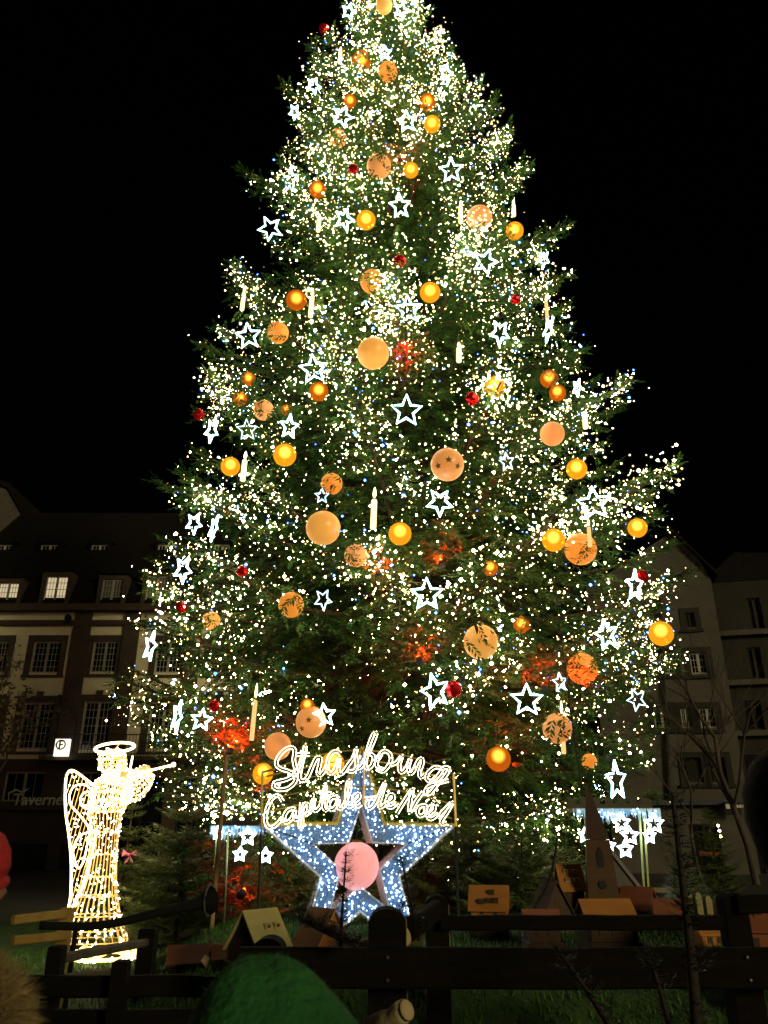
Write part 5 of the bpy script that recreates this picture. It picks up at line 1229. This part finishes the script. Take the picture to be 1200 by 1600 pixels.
for k in range(3): MB().tube([(.43, .155 + k * .06, .02), (.43, .155 + k * .06, nz0 - .02)], .008, 4).build('batten', NR, ch)

# ------------------------------------------------------------------ light booths: a canopy with glowing tinsel fringe on thin poles with stars hanging under it
FRINGE = mat('glowing tinsel fringe', (.55, .70, .75), .8, emit=(.45, .75, .85), estr=.28, noise=(30, (.3, .45, .5), (1, 1, 1)))  # the icy glow of the fringe is put into its material as emission
POLE = mat('pale bamboo pole', (.40, .42, .16), .6)
def booth(px0, px1, py, Y, dY, poles, lab, stars, grp):
    a, c = at(px0, py, Y), at(px1, py, Y); o = Vector(((a.x + c.x) / 2, Y, float(lawn_h((a.x + c.x) / 2, Y)))); t = thing('light_booth', lab, 'light booth', o, group='light booths under the tree')
    hx = (c.x - a.x) / 2; z = a.z - o.z; b = MB(); b.span(-hx, hx, -.02, dY, z, z + .03); b.build('canopy', FWL, t)
    g = random.Random(px0); f = MB(); lb = MB(); lb2 = MB()
    for k in range(int(hx * 2 * 150)):
        x = g.uniform(-hx, hx); l = g.uniform(.05, .13) * (1.2 - .3 * math.sin(x * 9)); f.add([(x - .012, -.03 + g.uniform(-.03, .03), z + .02), (x + .012, -.03 + g.uniform(-.02, .02), z + .02), (x + g.uniform(-.02, .02), -.04, z - l)], [(0, 1, 2)])
    for k in range(int(hx * 2 * 26)):
        q = (g.uniform(-hx, hx), -.06, z - g.uniform(-.02, .09)); (lb2 if g.random() < .35 else lb).octa(q, g.uniform(.008, .014))
    tag(f.build('fringe', FRINGE, t), kind='stuff'); tag(lb.build('light_bulbs', ICE, t), kind='stuff'); tag(lb2.build('blue_bulbs', BLUE, t), kind='stuff')
    cr_ = MB()
    nb = int(hx * 2 / .16)
    for k in range(nb): x = -hx + (k + .5) * 2 * hx / nb; cr_.span(x - .05, x + .05, .3, .32, z + .03, z + .17)
    cr_.span(-hx, hx, .28, .30, z + .03, z + .09); cr_.build('battlement', GREYW, t)
    for x_, yb in poles:
        q = at(x_, py, Y); e = at(x_ + (8 if x_ > 700 else -3), yb, Y); MB().tube([(q.x - o.x, .03, z), (e.x - o.x, .03, min(e.z - o.z, 0) - .05)], .014, 6).build('pole', POLE, t)
    for sx, sy, r_, lb__ in stars:
        q = at(sx, sy, Y - .05); R_ = r_ * mpp(sx, sy, Y)
        o2 = thing('hanging_star', lb__, 'star light', q, (R(6), 0, R(rnd.uniform(-25, 25))), group=grp)
        MB().tube([(x, 0, zz) for x, zz in star_pts(R_, R_ * .48)], .022, 6, True).build('tube', emat('booth star tube', (.70, .92, 1.0), 11.0), o2, True)
        MB().tube([(0, 0, R_), (0, .02, max(z + o.z - q.z, R_ + .02))], .005, 4).build('wire', CORD, o2)
booth(893, 1031, 1266, 11.2, .8, ((914, 1375), (1000, 1425), (1007, 1425)), 'booth with a frosty white canopy and hanging stars at right under the tree',
      ((971, 1286, 14, 'upper star of the middle cluster under the right booth'), (984, 1306, 13, 'second star of the middle cluster under the right booth'), (977, 1327, 12, 'lowest star of the middle cluster under the right booth'),
       (1022, 1287, 14, 'big star at the right end of the right booth'), (1015, 1306, 11, 'small star under the right end star of the right booth'), (950, 1322, 11, 'star hanging right beside the church spire'), (914, 1305, 10, 'star on the left pole of the right booth')), 'stars under the right booth')
booth(330, 412, 1293, 11.4, .8, ((338, 1400), (356, 1400)), 'booth with a frosty white canopy left of the big star',
      ((387, 1307, 13, 'big star hanging under the left booth'), (375, 1335, 10, 'low star under the left booth, left of its neighbour'), (415, 1337, 11, 'star close to the left arm of the big star'), (340, 1302, 9, 'small star at the left end of the left booth')), 'stars under the left booth')
# pink flower hung on the left fir and the dark guy rope
t = thing('pink_bow', 'pink ribbon bow tied on the slim fir beside the angel', 'bow', at(203, 1335, 12.9)); PK2 = mat('pink ribbon', (.55, .14, .26), .6)
for s_ in (-1, 1): MB().add([(0, 0, 0), (s_ * .10, -.03, .07), (s_ * .12, -.01, -.03), (s_ * .05, -.05, .01), (s_ * .07, 0, -.12), (s_ * .02, .0, -.10)], [(0, 3, 1), (0, 2, 3), (3, 2, 1), (0, 5, 4)]).build('loop', PK2, t)
MB().sphere((0, -.02, 0), .025, 8, 6).build('knot', PK2, t)
a, c = at(864, 900, 14.2), at(912, 1262, 12.0); t = thing('guy_rope', 'thin black cable running down the right part of the tree', 'cable', a)
MB().tube([(c - a) * f + Vector((0, 0, -.5 * f * (1 - f))) for f in np.linspace(0, 1, 10)], .012, 5).build('cable', IRON, t)

# ------------------------------------------------------------------ onlookers in front of the camera, seen from behind
SKIN = mat('skin', (0.42, 0.22, 0.15), .55, noise=(20, (.38, .18, .12), (1, 1, 1)))
def skin_body(nm, V, E, rad, m, parent):
    me = bpy.data.meshes.new(nm); me.from_pydata(V, E, []); o = bpy.data.objects.new(nm, me); COL.objects.link(o); o.parent = parent
    sk = o.modifiers.new('skin', 'SKIN'); me.skin_vertices[0].data[0].use_root = True
    for i, r_ in enumerate(rad): me.skin_vertices[0].data[i].radius = r_ if isinstance(r_, tuple) else (r_, r_)
    for v in me.skin_vertices[0].data: v.use_root = False
    me.skin_vertices[0].data[0].use_root = True
    sd = o.modifiers.new('subdiv', 'SUBSURF'); sd.levels = 1; sd.render_levels = 2; me.materials.append(m)
    return o
def person(x, y, h, yaw, coat, legs, label, lean=(0, 0), hair=(0.03, 0.02, 0.012)):
    """standing with hands in the coat pockets; faces +y when yaw = 0; head centre returned"""
    t = thing('person', label, 'person', (x, y, 0), (0, 0, R(yaw))); k = h / 1.75; lx, ly = lean
    def P(a, b_, c): f = max(0, (c - .9) / .85); return ((a + lx * f) * k, (b_ + ly * f) * k, c * k)
    V = [P(0, 0, .98), P(0, 0, 1.15), P(0, .01, 1.32), P(0, 0, 1.44), P(0, 0.01, 1.50)]; E = [(0, 1), (1, 2), (2, 3), (3, 4)]; Rr = [(.15 * k, .11 * k), (.15 * k, .11 * k), (.17 * k, .12 * k), (.12 * k, .09 * k), .058 * k]
    for s_ in (-1, 1):
        i = len(V); V += [P(s_ * .20, 0, 1.41), P(s_ * .27, -.05, 1.16), P(s_ * .21, .09, .98)]; E += [(3, i), (i, i + 1), (i + 1, i + 2)]; Rr += [.075 * k, .062 * k, .058 * k]
    skin_body('jacket', V, E, Rr, coat, t)
    V = [P(0, 0, .95)]; E = []; Rr = [(.15 * k, .11 * k)]
    for s_ in (-1, 1):
        i = len(V); V += [P(s_ * .10, 0, .86), P(s_ * .11, .02, .48), P(s_ * .12, 0, .10)]; E += [(0, i), (i, i + 1), (i + 1, i + 2)]; Rr += [.092 * k, .065 * k, .055 * k]
    skin_body('trousers', V, E, Rr, legs, t)
    BOOT = mat('dark leather boots', (.025, .018, .014), .6)
    for s_ in (-1, 1):
        b = MB(); b.lathe([(.001, 0), (.055 * k, 0), (.058 * k, .03 * k), (.05 * k, .07 * k), (.048 * k, .16 * k)], 12, sy=1.1, c=(s_ * .12 * k, 0, 0)); b.sphere((s_ * .125 * k, .09 * k, .035 * k), .05 * k, 12, 8, sy=1.9, sz=.68); b.build('boot', BOOT, t, True)
    # head: skull, face, ears
    hc = Vector(P(0, .02, 1.635)); r_ = .095 * k
    b = MB(); rings = []
    prof = [(-1.28, .28), (-1.15, .55), (-.9, .74), (-.6, .86), (-.2, .96), (.2, 1.0), (.6, .93), (.95, .70), (1.18, .38), (1.26, .05)]; n_ = 20
    for z_, w_ in prof:
        rg = []
        for j in range(n_):
            a = 2 * math.pi * j / n_; xx = math.sin(a) * w_ * .86; yy = math.cos(a) * w_ * 1.05
            if yy > 0:
                nose = math.exp(-(math.sin(a) / .17) ** 2); yy += nose * .26 * math.exp(-((z_ + .28) / .22) ** 2) + nose * .10 * math.exp(-((z_ + .78) / .12) ** 2) + nose * .12 * math.exp(-((z_ + 1.1) / .2) ** 2)
                yy -= .10 * math.exp(-((abs(math.sin(a)) - .42) / .14) ** 2) * math.exp(-((z_ - .05) / .2) ** 2)
            rg.append(hc + Vector((xx, yy, z_)) * r_)
        rings.append(rg)
    vs = [p for rg in rings for p in rg]; fs = [(i * n_ + j, i * n_ + (j + 1) % n_, (i + 1) * n_ + (j + 1) % n_, (i + 1) * n_ + j) for i in range(len(prof) - 1) for j in range(n_)]
    fs += [tuple(range(n_))[::-1], tuple((len(prof) - 1) * n_ + j for j in range(n_))]
    b.add(vs, fs); b.tube([hc + Vector((0, -.01, -1.5 * r_)), hc + Vector((0, 0, -.6 * r_))], .052 * k, 12)
    for s_ in (-1, 1): b.sphere(hc + Vector((s_ * .88 * r_, -.02 * r_, -.1 * r_)), .26 * r_, 8, 6, sx=.35, sy=.8, sz=1.2)
    hd = b.build('head', SKIN, t, True)
    for s_ in (-1, 1): MB().sphere(hc + Vector((s_ * .36 * r_, .80 * r_, .05 * r_)), .13 * r_, 8, 6).build('eye', mat('eye', (.05, .035, .03), .2), hd, True)
    MB().tube([hc + Vector((x_ * r_, (1.0 - abs(x_) * .35) * r_, (-.78 + abs(x_) * .08) * r_)) for x_ in (-.28, -.14, 0, .14, .28)], .05 * r_, 5).build('mouth', mat('lips', (.36, .12, .10), .5), hd)
    hb = MB(); g = random.Random(int(x * 97)); pr = [(-1.0, .80), (-.5, 1.0), (0, 1.08), (.5, 1.02), (.95, .78), (1.2, .42), (1.33, .06)]; vs = []
    for z_, w_ in pr:
        for j in range(n_):
            a = 2 * math.pi * j / n_; yy = math.cos(a); f_ = 1.0 if not (yy > .35 and z_ < .55) else .80
            vs.append(hc + Vector((math.sin(a) * w_ * .88 * f_, yy * w_ * 1.08 * f_, z_)) * r_ * 1.0)
    hb.add(vs, [(i * n_ + j, i * n_ + (j + 1) % n_, (i + 1) * n_ + (j + 1) % n_, (i + 1) * n_ + j) for i in range(len(pr) - 1) for j in range(n_)] + [tuple((len(pr) - 1) * n_ + j for j in range(n_))])
    hb.build('hair', mat('dark hair %d' % int(hair[0] * 1000), hair, .6), t, True)
    return t, hc, r_
def furry(nm, m, parent, pts, nrm, ln, w, seed=1):
    g = np.random.default_rng(seed); n_ = len(pts); pts = np.array(pts); d = np.array(nrm) + g.normal(0, .38, (n_, 3)); d /= np.linalg.norm(d, axis=1, keepdims=True)
    s_ = np.cross(d, g.normal(0, 1, (n_, 3))); s_ /= np.linalg.norm(s_, axis=1, keepdims=True); l = ln * g.uniform(.5, 1.2, (n_, 1))
    droop = np.array([[0, 0, -.25]]) * l
    V = np.stack([pts - s_ * w, pts + s_ * w, pts + d * l + droop], 1).reshape(-1, 3)
    o = npmesh(nm, V, np.arange(3 * n_).reshape(-1, 3), m, parent); tag(o, kind='stuff'); return o
CO1 = mat('dark navy coat', (.005, .006, .008), .9, spec=.08, bump=(40, .3)); CO2 = mat('brown parka', (.050, .036, .020), .85, bump=(30, .4)); CO3 = mat('dark grey coat', (.03, .03, .032), .85, bump=(40, .3)); TR = mat('dark trousers', (.014, .014, .017), .85)
# green felt hat
gp_ = at(420, 1496, 1.52); ht_ = gp_.z
pt, hc, r_ = person(gp_.x, 1.52 + .02, (ht_ - .035) / 1.76 * 1.75 * .985, -6, CO3, TR, 'person seen from behind in a lumpy green felt hat at the bottom edge')
GF = mat('green felt', (0.016, 0.115, 0.024), .95, noise=(9, (.009, .066, .014), (1, 1, 1)), bump=(60, .8))
prof = [(1.62, -1.1), (1.66, -.72), (1.56, -.3), (1.42, .1), (1.22, .5), (.98, .85), (.66, 1.16), (.34, 1.34), (.02, 1.40)]
b = MB(); n_ = 28; vs = []
for w_, z_ in prof:
    for j in range(n_):
        a = 2 * math.pi * j / n_; lump = 1 + .07 * math.sin(3 * a + z_ * 2) + .045 * math.sin(7 * a - z_ * 5) + .03 * math.sin(5 * z_ + 2 * a)
        zz = z_ + .07 * math.sin(2 * a + 1) * (w_ > .3); vs.append(hc + Vector((math.cos(a) * w_ * lump - .10 * max(z_, 0), math.sin(a) * w_ * lump * 1.05, (zz + .12) * .94)) * r_ * 1.42)
fs = [(i * n_ + j, i * n_ + (j + 1) % n_, (i + 1) * n_ + (j + 1) % n_, (i + 1) * n_ + j) for i in range(len(prof) - 1) for j in range(n_)]
hat = b.add(vs, fs).build('felt_hat', GF, pt, True); sd = hat.modifiers.new('subdiv', 'SUBSURF'); sd.levels = 1; sd.render_levels = 2
g = np.random.default_rng(2); pts, nr = [], []
for q in range(1500):
    f = fs[g.integers(0, len(fs))]; u_, v_ = g.random(), g.random(); p = Vector(vs[f[0]]).lerp(Vector(vs[f[1]]), u_).lerp(Vector(vs[f[3]]).lerp(Vector(vs[f[2]]), u_), v_)
    pts.append(tuple(p)); nr.append(tuple((p - hc).normalized()))
furry('felt_fuzz', mat('green felt fuzz', (.02, .13, .028), .95), hat, pts, nr, .007, .0004, 3)
# fur hood, left
fp = at(-48, 1412, 1.5)
pt, hc, r_ = person(fp.x, 1.5, (fp.z - .07) / 1.76 * 1.75, 12, CO2, TR, 'person in a brown parka with a shaggy fur trimmed hood at lower left')
hood = MB().sphere(hc + Vector((0, -.02, -.02)), r_ * 1.42, 22, 14, sy=1.05, sz=1.05).build('hood', CO2, pt, True)
FUR = mat('tawny fur', (.22, .16, .07), .9, island=.5); g = np.random.default_rng(5); pts, nr = [], []
for q in range(9000):
    a = g.uniform(0, 6.283); v_ = g.uniform(-.9, 1); s_ = math.sqrt(1 - v_ * v_); nv = Vector((math.cos(a) * s_, math.sin(a) * s_, v_)); pts.append(tuple(hc + Vector((0, -.02, -.02)) + nv * r_ * 1.42)); nr.append(tuple(nv))
furry('fur_trim', FUR, hood, pts, nr, .045, .0009, 6)
# red knitted hat, left edge
rp = at(-62, 1268, 2.0)
pt, hc, r_ = person(rp.x, 2.0, (rp.z + .0) / 1.80 * 1.75, -62, CO1, TR, 'person in a red knitted hat cut off by the left edge')
RK = mat('red knit wool', (.42, .025, .022), .9, noise=(30, (.30, .012, .014), (1, 1, 1)), bump=(80, .6)); vs = []; n_ = 44; pr = [(1.02, -.25), (1.12, .0), (1.16, .35), (1.10, .75), (.92, 1.1), (.60, 1.36), (.28, 1.48), (.02, 1.50)]
for w_, z_ in pr:
    for j in range(n_):
        a = 2 * math.pi * j / n_; q = 1 + (.035 if j % 2 else -.02); vs.append(hc + Vector((math.sin(a) * w_ * q * .98, math.cos(a) * w_ * q * 1.08 - .06, z_ + (.28 * math.cos(a) if z_ < .3 else .06)))* r_)
MB().add(vs, [(i * n_ + j, i * n_ + (j + 1) % n_, (i + 1) * n_ + (j + 1) % n_, (i + 1) * n_ + j) for i in range(len(pr) - 1) for j in range(n_)]).build('knit_hat', RK, pt, True)
MB().tube([hc + Vector((math.sin(a) * 1.07, math.cos(a) * 1.16 - .06, -.22 + .28 * math.cos(a))) * r_ for a in np.linspace(0, 6.283, 30, endpoint=False)], .17 * r_, 8, True).build('hat_cuff', RK, pt, True)
# tall dark figure, right edge
dp_ = at(1247, 1132, 1.55)
pt, hc, r_ = person(dp_.x + .36, 1.62, dp_.z / 1.80 * 1.75, 10, CO1, TR, 'tall person in a black hooded coat leaning in at the right edge', (-.40, -.05))
hm = MB().lathe([(.30, -1.9), (.78, -1.6), (1.0, -1.2), (1.22, -.6), (1.36, 0), (1.34, .5), (1.12, 1.0), (.7, 1.36), (.3, 1.5), (.01, 1.53)], 24, c=(0, 0, 0)); hm.v = [tuple(hc + Vector(p) * r_) for p in hm.v]
hm.build('hood', CO1, pt, True)
